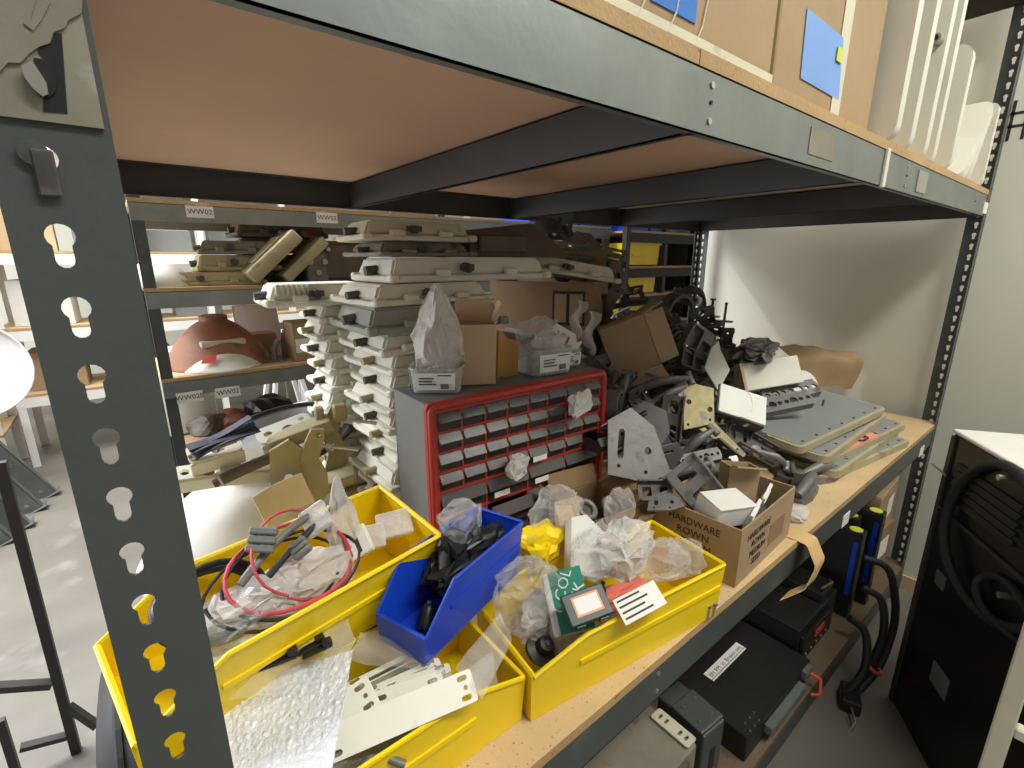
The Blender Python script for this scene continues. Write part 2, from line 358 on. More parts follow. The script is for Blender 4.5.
# bin rack at the far right end of the back aisle
TZ = [at(650, q, 'y', 2.28).z for q in (243, 265, 272, 293, 299, 322)]; TXA, TXB = at(634, 255, 'y', 2.28).x, at(664, 255, 'y', 2.28).x
bk = simple_rack('bin_rack', 'dark rack holding yellow totes beyond the shelf end', TXA-.03, TXB+.55, 2.3, 2.95, (-.45, TZ[5]-.01, TZ[3]-.01, TZ[1]-.01, TZ[0]+.10), (TXA-.08, TXB+.03, TXB+.5), 'steel_dark', 'black_metal')
MB().box(TXB+.06, 2.92, FZ, TXB+.5, 2.94, 2.2).obj('back_panel', 'steel_dark', bk, (0, 0, -FZ)); MB().box(TXB+.5, 2.3, FZ, TXB+.51, 2.95, 2.2).obj('side_panel', 'steel_dark', bk, (0, 0, -FZ))
for dx in (.12, .19): MB().cyl((TXB+dx, 2.45, FZ), (TXB+dx+.03, 2.5, 1.2), .025, 10).obj('stored_pipe', 'cast_mid', bk, (0, 0, -FZ), smooth=60)

def tote(name, label, mm, L, Wd, H, loc, rz, group=None, lip=.5, t=.004, tilt=(0, 0)):
    """hopper-front plastic bin: local X length (front at -X), Y width, Z height; walls taper outward"""
    o = thing(name, label, 'bin', loc, (tilt[0], tilt[1], rz), group)
    k = .06*H*1.2; a, b = L/2, Wd/2; ls = L*.22
    def wall(pts_in, nrm, nm, th=t):
        m = MB(); n = Vector(nrm)*th; m.hexa([Vector(p) for p in pts_in], [Vector(p)+n for p in pts_in]); return m.obj(nm, mm, o)
    MB().rbox(-a, -b, 0, a, b, t, .0015, 1).obj('base', mm, o)
    fl = lip*H
    for s, nm in ((-1, 'side_wall'), (1, 'side_wall')):
        pr = [(-a, fl*.0), (a, 0), (a+k*.3, H), (-a+ls, H), (-a-k*.4, fl)]
        m = MB(); vo = []; vi = []
        for (x, z) in pr:
            y = b+k*z/H; vo.append((x, s*y, z)); vi.append((x, s*(y-t), z))
        n = len(pr); m.add(vo+vi, [tuple(range(n)), tuple(range(2*n-1, n-1, -1))]+[(i, i+n, (i+1) % n+n, (i+1) % n) for i in range(n)])
        w = m.obj(nm, mm, o)
        r_ = MB(); r_.tube([(a+k*.3, s*(b+k), H), (-a+ls, s*(b+k), H), (-a-k*.4, s*(b+k*fl/H), fl)], t*.9, 6)
        r_.box(-a+ls*.9, min(s*(b+k*.5), s*(b+k*.5+t*.9)), H*.55, a, max(s*(b+k*.5), s*(b+k*.5+t*.9)), H*.62)
        r_.obj('rim', mm, w)
    m = MB(); m.hexa([(a, -b, 0), (a+t, -b, 0), (a+t, b, 0), (a, b, 0)], [(a+k*.3, -b-k, H), (a+k*.3+t, -b-k, H), (a+k*.3+t, b+k, H), (a+k*.3, b+k, H)])
    w = m.obj('back_wall', mm, o)
    m = MB(); m.tube([(a+k*.3, -b-k, H), (a+k*.3, b+k, H)], t*1.1, 6); m.obj('rim', mm, w)
    m = MB(); q = fl/H; m.hexa([(-a-t, -b, 0), (-a, -b, 0), (-a, b, 0), (-a-t, b, 0)], [(-a-k*.4-t, -b-k*q, fl), (-a-k*.4, -b-k*q, fl), (-a-k*.4, b+k*q, fl), (-a-k*.4-t, b+k*q, fl)])
    w = m.obj('front_lip', mm, o)
    m = MB(); m.tube([(-a-k*.4, -b-k*q, fl), (-a-k*.4, b+k*q, fl)], t*1.1, 6); m.obj('rim', mm, w)
    return o
def closed_bin(name, label, mm, x0, x1, y0, y1, z0, z1, group):
    o = thing(name, label, 'bin', ((x0+x1)/2, (y0+y1)/2, z0), 0, group); w, d, h = (x1-x0)/2, (y1-y0)/2, z1-z0
    m = MB(); m.hexa([(-w*.95, -d, 0), (w*.95, -d, 0), (w*.95, d, 0), (-w*.95, d, 0)], [(-w, -d-.01, h), (w, -d-.01, h), (w, d, h), (-w, d, h)]); m.obj('body', mm, o)
    m = MB(); m.box(-w-.01, -d-.025, h*.92, w+.01, -d-.005, h+.004); m.obj('rim', mm, o)
    m = MB(); m.box(-w*.8, -d-.012, h*.42, w*.8, -d-.004, h*.48); m.obj('rib', mm, o); return o
for k, (z, zt, lb) in enumerate(((TZ[1], TZ[0], 'topmost yellow tote on the dark rack beside the back post'), (TZ[3], TZ[2], 'middle yellow tote on the dark rack beside the back post'), (TZ[5], TZ[4], 'lowest yellow tote showing on the dark rack behind the tilted carton'))):
    closed_bin('yellow_tote', lb, 'yellow_plastic', TXA, TXB-.03*k, 2.34, 2.8, z+.002, zt, 'yellow totes on the dark rack')
for k, (x, lb) in enumerate(((2.55, 'blue bin at the left end of the blue row high on the back rack'), (2.83, 'second blue bin of the row high on the back rack'), (3.11, 'third blue bin of the row high on the back rack'), (TXA+.0, 'blue bin above the yellow totes on the dark rack'), (TXA+.27, 'blue bin above the yellow totes, nearest the back post'))):
    z = .957 if k < 3 else TZ[0]+.102
    closed_bin('blue_bin', lb, 'blue_plastic', x, x+.25, BY+.02 if k < 3 else 2.33, BY+.4, z, z+.17-.03*(k > 2), 'blue bins on the back racks')
for k, (px, py, lb, mm) in enumerate(((588, 237, 'yellow bag bundle behind the pile, left of the rack post', 'yellow_plastic'), (596, 235, 'white plastic bag beside the yellow bundle on the back rack', 'milky_bag'), (604, 240, 'small yellow scoop against the rack post', 'yellow_plastic'))):
    a = at(px, py, 'y', BY+.1); m = MB(); bm = bmesh.new(); bmesh.ops.create_icosphere(bm, subdivisions=2, radius=.062)
    for v in bm.verts: v.co *= 1+.4*noise.noise(v.co*14+Vector((k*7, 0, 0))); v.co.z *= 1.2
    m.bm(bm); o = m.obj('plastic_bundle', mm, None, (a.x, a.y, .55+.12), (0, 0, k)); tag(o, lb, 'bundle')

# ---- light fixture housings (also used for the stacks on the main shelf)
def fixture_mesh(L, Wd, H, seed=0):
    random.seed(seed); p = {}
    a, b = L/2, Wd/2
    m = MB(); m.rbox(-a, -b, 0, a, b, H*.3, min(.008, H*.12), 2); p['rim'] = m
    m = MB(); i = .012; j = .03
    m.hexa([(-a+i, -b+i, H*.28), (a-i, -b+i, H*.28), (a-i, b-i, H*.28), (-a+i, b-i, H*.28)], [(-a+j, -b+j*.8, H), (a-j, -b+j*.8, H), (a-j, b-j*.8, H), (-a+j, b-j*.8, H)])
    bm = bmesh.new(); me = bpy.data.meshes.new('x'); me.from_pydata(m.v, [], m.f); bm.from_mesh(me); bpy.data.meshes.remove(me)
    bmesh.ops.bevel(bm, geom=bm.edges[:], offset=.006, segments=2, affect='EDGES'); p['housing'] = MB().bm(bm)
    p['lug'] = []
    for sx in (-1, 1):
        for sy in (-1, 1): p['lug'].append(MB().rbox(sx*(a-.014)-.013, sy*(b-.002)-.012, H*.02, sx*(a-.014)+.013, sy*(b-.002)+.012, H*.36, .004, 1))
        p['lug'].append(MB().rbox(-.02+sx*a*.42, -b-.006, H*.18, .02+sx*a*.42, -b+.012, H*.55, .004, 1))
    m = MB(); m.cyl((-a*.15, -b+.012, H*.6), (-a*.15, -b-.014, H*.55), H*.2, 10); m.cyl((-a*.15, -b-.014, H*.55), (-a*.15, -b-.022, H*.55), H*.13, 8); m.box(-a*.15-.018, -b-.01, H*.45, -a*.15+.018, -b+.004, H*.72); p['latch'] = m
    p['gland'] = MB().cyl((-a-.012, -.01, H*.45), (-a+.02, -.01, H*.5), H*.2, 10)
    p['fin'] = [MB().box(-a*.8+k*.013, -b+.006, H*.55, -a*.8+k*.013+.005, -b+.03, H*.98) for k in range(7)]
    return p
FIXN = 0
def fixture(label, L, Wd, H, loc, rot, mm='cream_white', group=None, fins=False, seed=0, name='light_fixture', latchm='cast_dark'):
    p = fixture_mesh(L, Wd, H, seed); o = thing(name, label, 'light fixture', loc, rot, group)
    p['rim'].obj('rim', mm, o, smooth=35); p['housing'].obj('housing', mm, o, smooth=35); p['latch'].obj('latch', latchm, o, smooth=35); p['gland'].obj('cable_gland', latchm, o, smooth=35)
    for q in p['lug']: q.obj('mounting_lug', mm, o, smooth=35)
    if fins:
        for q in p['fin']: q.obj('cooling_fin', mm, o)
    return o
# ---- things on the storage rack
Z2, Z1 = .55, .105
def slab(name, label, cat, mm, size, loc, rot, group=None, hub=True):
    o = thing(name, label, cat, loc, rot, group); a, b, c = size
    MB().rbox(-a/2, -b/2, 0, a/2, b/2, c, min(.012, c*.3), 2).obj('panel', mm, o, smooth=35)
    if hub: m = MB(); m.rbox(-a*.3, -b*.3, c, a*.3, b*.3, c+.012, .004, 1); m.obj('raised_face', mm, o); m = MB(); m.cyl((a*.4, 0, c), (a*.4, 0, c+.02), .012, 8); m.obj('screw', 'bolt_steel', o)
    return o
a = at(158, 275, 'y', BY+.1); m = MB(); m.lathe([(.001, .12), (.08, .11), (.15, .05), (.17, .01), (.17, 0)], 24)
tag(m.obj('lamp_cover', 'cream_white', None, (a.x, BY+.2, Z2), smooth=50), 'pale rounded lamp cover at the left end of the middle back shelf', 'lamp cover')
fixture('long low tan fixture lying on the middle back shelf', .55, .25, .07, (at(205, 270, 'y', BY+.2).x, BY+.2, Z2), (0, 0, 0), 'olive_cast', seed=1)
fixture('grimy tan fixture stacked on the long low one on the back shelf', .42, .2, .085, (at(237, 262, 'y', BY+.2).x, BY+.22, Z2+.072), (0, 0, .05), 'olive_cast', seed=2)
fixture('flat grey-brown fixture topmost of the short back-shelf stack', .36, .2, .07, (at(236, 250, 'y', BY+.2).x, BY+.22, Z2+.16), (0, 0, -.1), 'dirty_grey', seed=3)
fixture('dark dirty fixture under the top beam of the back rack', .5, .25, .08, (at(278, 235, 'y', BY+.3).x, BY+.3, Z2+.255), (0, 0, .05), 'brown_grime', seed=4)
fixture('second dark dirty fixture beneath the topmost on the back shelf', .5, .25, .08, (at(282, 247, 'y', BY+.3).x, BY+.32, Z2+.17), (0, 0, -.05), 'brown_grime', seed=5)
fixture('lowest dark dirty fixture behind the leaning tan slabs', .55, .3, .16, (at(285, 265, 'y', BY+.35).x, BY+.38, Z2+.001), (0, 0, 0), 'brown_grime', seed=6)
slab('lamp_door', 'tan slab leaning on the back-shelf pile, nearer the left', 'panel', 'olive_cast', (.34, .26, .075), at(262, 280, 'y', BY+.08)+Vector((.08, 0, .10)), (0, R(-42), 0))
slab('lamp_door', 'second tan slab leaning behind the first on the back shelf', 'panel', 'olive_cast', (.32, .24, .06), at(292, 281, 'y', BY+.12)+Vector((.08, 0, .10)), (0, R(-42), 0), hub=False)
o = thing('junction_box', 'rusty brown square box at the right of the back shelf', 'box', (at(340, 280, 'y', BY+.2).x, BY+.2, Z2), .1)
MB().rbox(-.14, -.1, 0, .14, .1, .24, .01, 2).obj('body', 'brown_grime', o); MB().rbox(-.15, -.115, .02, .15, -.1, .22, .01, 2).obj('cover', 'brown_grime', o)
for s in (-1, 1): m = MB(); m.cyl((s*.11, -.115, .19), (s*.11, -.125, .19), .012, 8); m.obj('screw', 'bolt_steel', o)
o = thing('motor_bracket', 'dark clamp with shiny bolts standing before the rusty box', 'bracket', (at(318, 282, 'y', BY+.06).x, BY+.08, Z2))
MB().rbox(-.06, -.04, 0, .06, .04, .17, .01, 1).obj('body', 'cast_mid', o)
for x, z in ((-.04, .12), (.04, .12), (0, .06)): m = MB(); m.cyl((x, -.04, z), (x, -.06, z), .016, 8); m.obj('bolt', 'bolt_steel', o)
# lower back shelf: brown dome shade, white dome cover, carton, oddments
def dome(name, label, cat, r, h, mm, loc, rot=(0, 0, 0), knob=True, sticker=None):
    o = thing(name, label, cat, loc, rot)
    pr = [(r, 0), (r*.985, .008), (r*.93, h*.18), (r*.80, h*.42), (r*.62, h*.66), (r*.42, h*.84), (r*.26, h*.94)]
    m = MB(); m.lathe(pr+[(q[0]-.004, q[1]-.004) for q in reversed(pr)], 40); m.obj('shade', mm, o, smooth=50)
    m = MB(); m.tube([(r*math.cos(2*PI*i/40), r*math.sin(2*PI*i/40), .004) for i in range(40)], .006, 6, True); m.obj('rim', mm, o, smooth=60)
    if knob: m = MB(); m.lathe([(r*.27, h*.93), (r*.27, h*1.03), (r*.2, h*1.06), (.001, h*1.06)], 24); m.obj('neck', mm, o, smooth=40)
    return o
mat('rust_shade', (150, 104, 78), .6, 0, .14, 6, .05, 40, spots=((122, 86, 66), 7, .58))
a = at(218, 345, 'y', BY+.27)
dome('dome_lamp', 'large rusty brown dome lamp shade on the lower back shelf', 'lamp shade', .265, .26, 'rust_shade', (a.x, BY+.3, Z1+.002))
a = at(224, 372, 'y', BY+.17)
dw = dome('dome_cover', 'white dome cover with red sticker in front of the brown shade', 'lamp cover', .19, .11, 'cream_white', (a.x, BY+.17, Z1+.001))
mat('red_sticker', (214, 92, 78), .6, 0, .06)
m = MB(); m.add([(-.115, -.145, .052), (-.05, -.16, .052), (-.035, -.125, .088), (-.09, -.11, .088)], [(0, 1, 2, 3)]); m.obj('sticker', 'red_sticker', dw)
slab('ballast_tray', 'cream tray lying on top of the white dome cover', 'tray', 'cream_paint', (.22, .12, .035), (a.x+.01, BY+.17, Z1+.118), (0, 0, .1), hub=False)
def closed_carton(name, label, w, d, h, loc, rot, mm='cardboard', tape=True, group=None, lab=None, cat='carton'):
    o = thing(name, label, cat, loc, rot, group)
    MB().rbox(-w/2, -d/2, 0, w/2, d/2, h, .003, 1).obj('body', mm, o)
    for s in (-1, 1): MB().box(-w/2+.002, min(0, s*(d/2-.002))+.001, h, w/2-.002, max(0, s*(d/2-.002))-.001, h+.003).obj('flap', mm, o)
    if tape: MB().box(-w/2, -.025, h+.003, w/2, .025, h+.0036).obj('tape', 'cardboard_pale', o)
    if lab: x0, z0, x1, z1 = lab; MB().box(x0, -d/2-.0012, z0, x1, -d/2-.0003, z1).obj('shipping_label', 'paper', o)
    return o
a = at(305, 372, 'y', BY+.1)
closed_carton('carton', 'small carton with white label at the right of the domes', .16, .2, .22, (a.x+.02, BY+.14, Z1+.001), 0, 'cardboard', lab=(-.07, .05, .07, .13))
for k, (px, w, h, mm, lb) in enumerate(((277, .12, .12, 'cast_light', 'pale metal elbow between the domes and the small carton'), (292, .08, .16, 'cast_mid', 'grey upright bracket just left of the small carton'))):
    a = at(px, 365, 'y', BY+.12); o = thing('conduit_bracket', lb, 'bracket', (a.x, BY+.15+.1*k, Z1+.001), .4*k)
    MB().plate(rrect(-w/2, -.05, w/2, .05, .012), [circ(-w*.3, 0, .01), circ(w*.3, 0, .01)], .005).obj('foot', mm, o)
    m = MB(); m.tube([(0, 0, .004), (0, 0, h*.6), (w*.25, 0, h)], .018, 8); m.obj('stem', mm, o, smooth=50)
for k, (px, w, d, h, mm, lb) in enumerate(((240, .36, .3, .12, 'cardboard', 'open-ended carton lying behind the domes on the lower back shelf'), (190, .3, .25, .06, 'white_card', 'flat white carton at the left behind the brown shade'))):
    a = at(px, 340, 'y', BY+.6); closed_carton('carton', lb, w, d, h, (a.x, BY+.6, Z1+.001), .05, mm, tape=False)
slab('white_sign_board', 'white board leaning behind the brown shade', 'board', 'white_plastic', (.26, .012, .3), (at(262, 330, 'y', BY+.5).x, BY+.55, Z1+.01), (R(-20), 0, 0), hub=False)
# under the storage rack
ZB = at(230, 427, 'y', BY+.3).z
a = at(225, 440, 'y', BY+.3)
closed_carton('carton', 'tall dark carton standing under the lower back shelf', .62, .5, ZB+.002-(-.758), (a.x+.08, BY+.35, -.759), 0, 'cardboard_dark', tape=False)
ZB += .005
slab('access_panel', 'pale slotted panel leaning under the storage rack', 'panel', 'cream_white', (.22, .03, .36), (at(190, 420, 'y', BY+.3).x, BY+.3, ZB+.003), (R(-14), 0, 0), hub=False)
for k, (px, s, mm, lb) in enumerate(((208, .10, 'brown_grime', 'brown crumpled part under the storage rack beside the pale panel'), (234, .09, 'rust_shade', 'small tan torn part on the lowest back shelf'), (268, .16, 'black_plastic', 'black cloth heap on the lowest back shelf'))):
    a = at(px, 425, 'y', BY+.3); m = MB(); bm = bmesh.new(); bmesh.ops.create_icosphere(bm, subdivisions=3, radius=s)
    for v in bm.verts: v.co *= 1+.5*noise.noise(v.co*12+Vector((k*7, 3, 0))); v.co.z = max(0, v.co.z*.7+.03)
    m.bm(bm); tag(m.obj('scrap_part', mm, None, (a.x, a.y, ZB+.001)), lb, 'scrap')
o = thing('aluminium_stand', 'white A-shaped stand seen under the storage rack', 'stand', (at(288, 410, 'y', BY+1.5).x, BY+1.5, FZ), .2)
for s in (-1, 1):
    for d in (-.12, .12): m = MB(); m.tube([(s*.22, d, 0), (s*.03, d*.4, .95)], .022, 4); m.obj('leg', 'white_plastic', o)
m = MB(); m.box(-.16, -.1, .3, .16, -.07, .34); m.obj('crossbar', 'white_plastic', o)
MB().rbox(-.08, -.08, .93, .08, .08, .97, .005, 1).obj('top_plate', 'white_plastic', o)
# stock on the white-post rack
random.seed(12)
kinds = [('cardboard_pale', 'tan'), ('white_card', 'white'), ('white_card', 'white'), ('grey_plastic', 'grey'), ('white_card', 'white'), ('cardboard', 'brown')]
places = ['at the left end of the row', 'second from the left', 'third from the left', 'fourth from the left', 'fifth from the left', 'sixth from the left', 'at the right of the row']
for lv, zz in (('lowest', -.3), ('lower', .2), ('middle', .75), ('top', 1.3)):
    x = -.6
    for k in range(7):
        w = random.uniform(.25, .42); h = random.uniform(.16, .36); mm, cn = random.choice(kinds)
        closed_carton('stock_box', cn+' box, '+places[k]+', '+lv+' shelf of white-post rack', w, .35, h, (x+w/2, 4.88, zz+.001), random.uniform(-.08, .08), mm, tape=False, group='boxes on the white-post rack', cat='box'); x += w+random.uniform(.06, .3)
# ---- the aisle on the left: leaning channels, white pipes, dish, dark stand
for k, (px, py, L_, ln, lb) in enumerate(((48, 497, .95, .42, 'grey steel channel leaning in the left aisle, nearest the post'), (34, 512, 1.1, .40, 'grey steel channel leaning second in the left aisle'), (20, 530, 1.25, .38, 'grey steel channel leaning third in the left aisle'), (2, 545, 1.3, .36, 'grey steel channel leaning at the left frame edge'))):
    a = at(px, py, 'z', FZ); o = thing('steel_channel', lb, 'channel', a, (R(6), -ln, 0), 'steel channels leaning in the left aisle')
    m = MB(); m.box(-.05, 0, 0, .05, .006, L_); m.box(-.05, 0, 0, -.044, .05, L_); m.box(.044, 0, 0, .05, .05, L_); m.obj('channel', 'galvanised', o)
    MB().rbox(-.07, -.02, 0, .07, .07, .008, .002, 1).obj('end_plate', 'galvanised', o)
    for z in (.06, .3, .6): m = MB(); m.cyl((0, -.001, z), (0, -.006, z), .012, 8); m.obj('bolt', 'bolt_steel', o)
pr_ = simple_rack('pipe_rack', 'pale rack of white pipe fittings down the left aisle', -2.2, -.75, 4.3, 4.9, (-.5, .05, .6, 1.15), (-2.2, -.80), 'white_plastic', 'white_plastic')
for k in range(8):
    px, py = ((28, 300), (35, 330), (22, 345), (40, 360), (30, 385), (45, 400), (14, 420), (36, 425))[k]
    a = at(px, py, 'y', 4.5); zz = (.6, .6, .05, .05, .05, .05, -.5, -.5)[k]
    m = MB(); l = .22+.03*(k % 3); m.tube([(-.02, -l*.5, .06), (0, l*.2, .06), (.02, l*.4, .09), (.03, l*.45, .2)], .055, 10)
    o = m.obj('pipe_elbow', 'white_plastic', None, (-1.0-.33*(k % 4), 4.6, (.6, .05)[k//4]+.001), (0, 0, k*1.1), smooth=50)
    tag(o, 'white pipe elbow, '+('nearest the aisle', 'second from the aisle', 'third from the aisle', 'farthest from the aisle')[k % 4]+(' on the upper shelf' if k < 4 else ' on the lower shelf')+' of the pipe rack', 'pipe fitting', 'white pipe elbows')
for k in range(4):
    a = at(18+7*k, 330, 'y', 4.1); m = MB(); m.cyl((0, 0, 0), (.16, .2, 1.75), .045, 12)
    tag(m.obj('white_pipe', 'white_plastic', None, (-1.35+.13*k, 4.0, FZ+.02), smooth=50), 'long white pipe standing in the left aisle, '+('first from the left', 'second from the left', 'third from the left', 'rightmost of four')[k], 'pipe', 'long white pipes')
a = at(-8, 372, 'y', 3.9); o = thing('white_dish', 'round white dish leaning at the left edge of the frame', 'dish', (a.x-.08, 3.8, a.z-.22), (R(75), 0, R(25)))
m = MB(); m.lathe([(.30, .03), (.29, .02), (.22, -.01), (.1, -.03), (.001, -.035)], 32, T=TR((0, .26, 0))); m.obj('bowl', 'white_plastic', o, smooth=50)
m = MB(); m.tube([(.3*math.cos(2*PI*i/32), .26+.3*math.sin(2*PI*i/32), .03) for i in range(32)], .008, 6, True); m.obj('rim', 'white_plastic', o)
m = MB(); m.cyl((0, .26, -.03), (0, .20, -.30), .02, 8); m.obj('prop', 'galvanised', o)
sy = 1.45
st = thing('tube_stand', 'dark square-tube frame standing left of the near post', 'stand', (-.35, sy, FZ))
def bar(p, q, r=.012, nm='rail'):
    m = MB(); a_, b_ = Vector(p), Vector(q); T = AX(a_, b_-a_, (0, 1, .3)); m.box(0, -r, -r, (b_-a_).length, r, r, T); o_ = m.obj(nm, 'steel_dark', st); o_.location = -Vector(st.location); return o_
A = at(0, 462, 'y', sy); B = at(88, 790, 'y', sy); B.z = max(B.z, FZ); bar(A, B, .012, 'leg')
bar(at(-40, 690, 'y', sy), at(52, 684, 'y', sy)); bar(at(20, 748, 'y', sy), at(74, 734, 'y', sy), .010)
p1_ = at(68, 706, 'y', sy); bar(p1_, p1_+Vector((.06, -.05, -.08)), .01, 'brace'); bar(at(0, 720, 'y', sy), at(22, 790, 'y', sy), .010, 'leg')
tr = thing('tyre', 'ribbed black rubber tyre left of the post, beneath the yellow bin', 'tyre', (-.035, .66, FZ+.001), 0)
R1 = .38
m = MB(); pr = [(.24, -.06), (.33, -.068), (R1-.015, -.06), (R1, -.04), (R1, .04), (R1-.015, .06), (.33, .068), (.24, .06)]
m.lathe(pr+[pr[0]], 48, T=TR((0, 0, R1), (0, R(90), 0))); m.obj('tread', 'rubber', tr, smooth=40)
for dx in (-.03, 0, .03): m = MB(); m.tube([(dx, R1*1.004*math.cos(2*PI*i/48), R1+R1*1.004*math.sin(2*PI*i/48)) for i in range(48)], .007, 5, True); m.obj('rib', 'rubber', tr)
m = MB(); m.lathe([(.001, -.02), (.2, -.02), (.245, -.055), (.245, .055), (.2, .02), (.001, .02)], 32, T=TR((0, 0, R1), (0, R(90), 0))); m.obj('wheel_rim', 'white_plastic', tr, smooth=40)
# ================================================================== things on the main shelf
def FACE(p, ang=0, rx=0, ry=0):
    """rotation that turns local +Z towards the viewer's side, then turns / tilts it"""
    b = Matrix((_r, _u, -_f)).transposed()
    return (b @ Euler((0, 0, R(ang))).to_matrix() @ Euler((R(rx), R(ry), 0)).to_matrix()).to_4x4()
def facething(name, label, cat, p, ang=0, rx=0, ry=0, group=None):
    o = thing(name, label, cat, (0, 0, 0), 0, group); m = FACE(p, ang, rx, ry); m.translation = p; o.matrix_world = m; return o
def crumple(size, seed, sub=4, amp=.35, peak=0, freq=2.6, flat=False):
    bm = bmesh.new(); bmesh.ops.create_icosphere(bm, subdivisions=sub, radius=1); sv = Vector((seed*3.1, seed*1.7, seed*.9))
    for v in bm.verts:
        d = v.co.normalized(); c = d.copy()
        e = Vector([math.copysign(abs(x)**.7, x) for x in d])
        rid = lambda p: 1-abs(noise.noise(p))*2
        n = .55*rid(c*freq*.6+sv)+.35*rid(c*freq*1.3+sv*1.3)+.18*rid(c*freq*2.9+sv*.7)
        k = .82+amp*(n-.45)*1.1
        w_ = Vector((noise.noise(c*2+sv*2), noise.noise(c*2+sv*3), noise.noise(c*2+sv*4)))*.22*amp/.35
        q = e*k+w_
        if peak and d.z > 0:
            t = d.z; q.x *= 1-.78*t; q.y *= 1-.78*t; q.z = t*(1+peak)*(.9+.2*n)
        q = Vector((q.x*size[0]/2, q.y*size[1]/2, q.z*size[2]/2+size[2]/2)); q.z = max(q.z, 0); v.co = q
    return MB().bm(bm)
def bag(label, size, loc, rz=0, m='clear_bag', seed=1, sub=4, amp=.4, peak=0, rot=None, name='plastic_bag', smooth=28, cat='bag', group=None):
    o = crumple(size, seed, sub, amp, peak).obj(name, m, None, loc, rot or (0, 0, rz), smooth=smooth); return tag(o, label, cat, group)
def sheet(nx, ny, fn, th=.0012, name='sheet'):
    """curved sheet of real thickness: fn(u,v) -> point"""
    P = [[Vector(fn(i/nx, j/ny)) for j in range(ny+1)] for i in range(nx+1)]
    v = []; f = []
    for s in (0, 1):
        for i in range(nx+1):
            for j in range(ny+1):
                a = P[min(i+1, nx)][j]-P[max(i-1, 0)][j]; b = P[i][min(j+1, ny)]-P[i][max(j-1, 0)]; n = a.cross(b)
                n = n.normalized() if n.length > 1e-12 else Vector((0, 0, 1)); v.append(P[i][j]+n*(th*s))
    w = ny+1; k = (nx+1)*w
    for i in range(nx):
        for j in range(ny):
            q = (i*w+j, (i+1)*w+j, (i+1)*w+j+1, i*w+j+1); f.append(q[::-1]); f.append(tuple(x+k for x in q))
    bd = [(i*w, (i+1)*w) for i in range(nx)]+[(nx*w+j, nx*w+j+1) for j in range(ny)]+[((i+1)*w+ny, i*w+ny) for i in range(nx)]+[(j+1, j) for j in range(ny)]
    f += [(a, b, b+k, a+k) for a, b in bd]
    return MB().add(v, f)
def pouch(label, C, m='clear_bag', bulge=.006, seed=1, name='plastic_bag', n=16):
    """flat poly bag: two creased film layers between four corner points, joined at the seams"""
    A_, B_, C_, D_ = [Vector(c) for c in C]; nn = (B_-A_).cross(D_-A_).normalized(); v = []; f = []
    for sd in (-1, 1):
        for i in range(n+1):
            for j in range(n+1):
                u, w = i/n, j/n; p = (A_*(1-u)+B_*u)*(1-w)+(D_*(1-u)+C_*u)*w
                e = (math.sin(PI*u)*math.sin(PI*w))**.5; q = Vector((u*3.2, w*3.2, seed*2.7))
                cr = (1-2*abs(noise.noise(q)))*.5+(1-2*abs(noise.noise(q*2.4)))*.3
                v.append(p+nn*(sd*bulge*e*(.5+.6*cr)+bulge*1.6*noise.noise(Vector((u*2, w*2, seed)))))
    k = (n+1)**2
    for i in range(n):
        for j in range(n):
            q = (i*(n+1)+j, (i+1)*(n+1)+j, (i+1)*(n+1)+j+1, i*(n+1)+j+1); f += [q, tuple(x+k for x in q[::-1])]
    return tag(MB().add(v, f).obj(name, m, None, None, smooth=25), label, 'bag')
def open_carton(name, label, w, d, h, loc, rot, mm='cardboard', flaps=(), group=None, cat='carton', t=.004):
    """open box: body of four walls and a floor; flaps = (side, length, angle from upright)"""
    o = thing(name, label, cat, loc, rot, group); m = MB(); a, b = w/2, d/2
    m.box(-a, -b, 0, a, b, t); m.box(-a, -b, t, a, -b+t, h); m.box(-a, b-t, t, a, b, h); m.box(-a, -b+t, t, -a+t, b-t, h); m.box(a-t, -b+t, t, a, b-t, h)
    m.obj('body', mm, o)
    for sd, l, an in flaps:
        T = {'+x': TR((a, 0, h), (0, R(an), 0)), '-x': TR((-a, 0, h), (0, -R(an), 0)), '+y': TR((0, b, h), (-R(an), 0, 0)), '-y': TR((0, -b, h), (R(an), 0, 0))}[sd]
        ww = b if 'x' in sd else a; q = MB()
        if 'x' in sd: q.box(-t/2, -ww*.97, .001, t/2, ww*.97, l, T)
        else: q.box(-ww*.97, -t/2, .001, ww*.97, t/2, l, T)
        q.obj('flap', mm, o)
    return o

# ---- yellow and blue hopper bins
bin3 = tote('hopper_bin', 'yellow hopper bin full of bags and small boxes at the front edge', 'yellow_plastic', .425, .165, .118, (.668, .102, .001), R(-7.4), 'yellow hopper bins', lip=.74)
bin2 = tote('hopper_bin', 'yellow hopper bin holding the silver bubble wrap and white panels', 'yellow_plastic', .41, .175, .115, (.225, .148, .001), R(180), 'yellow hopper bins', lip=.72)
bin1 = tote('hopper_bin', 'yellow hopper bin of tangled wires, propped up behind the near post', 'yellow_plastic', .405, .15, .125, (.184, .303, .135), R(11), 'yellow hopper bins', lip=.5, tilt=(R(12), 0))
closed_carton('carton', 'pale grey carton under the yellow wire bin', .34, .15, .122, (.17, .345, .001), R(8), 'grey_plastic', tape=False)
blue = tote('hopper_bin', 'small blue hopper bin lying across the yellow bins', 'blue_plastic', .245, .088, .105, (.412, .203, .128), R(20), lip=.42, t=.0028, tilt=(0, R(2)))

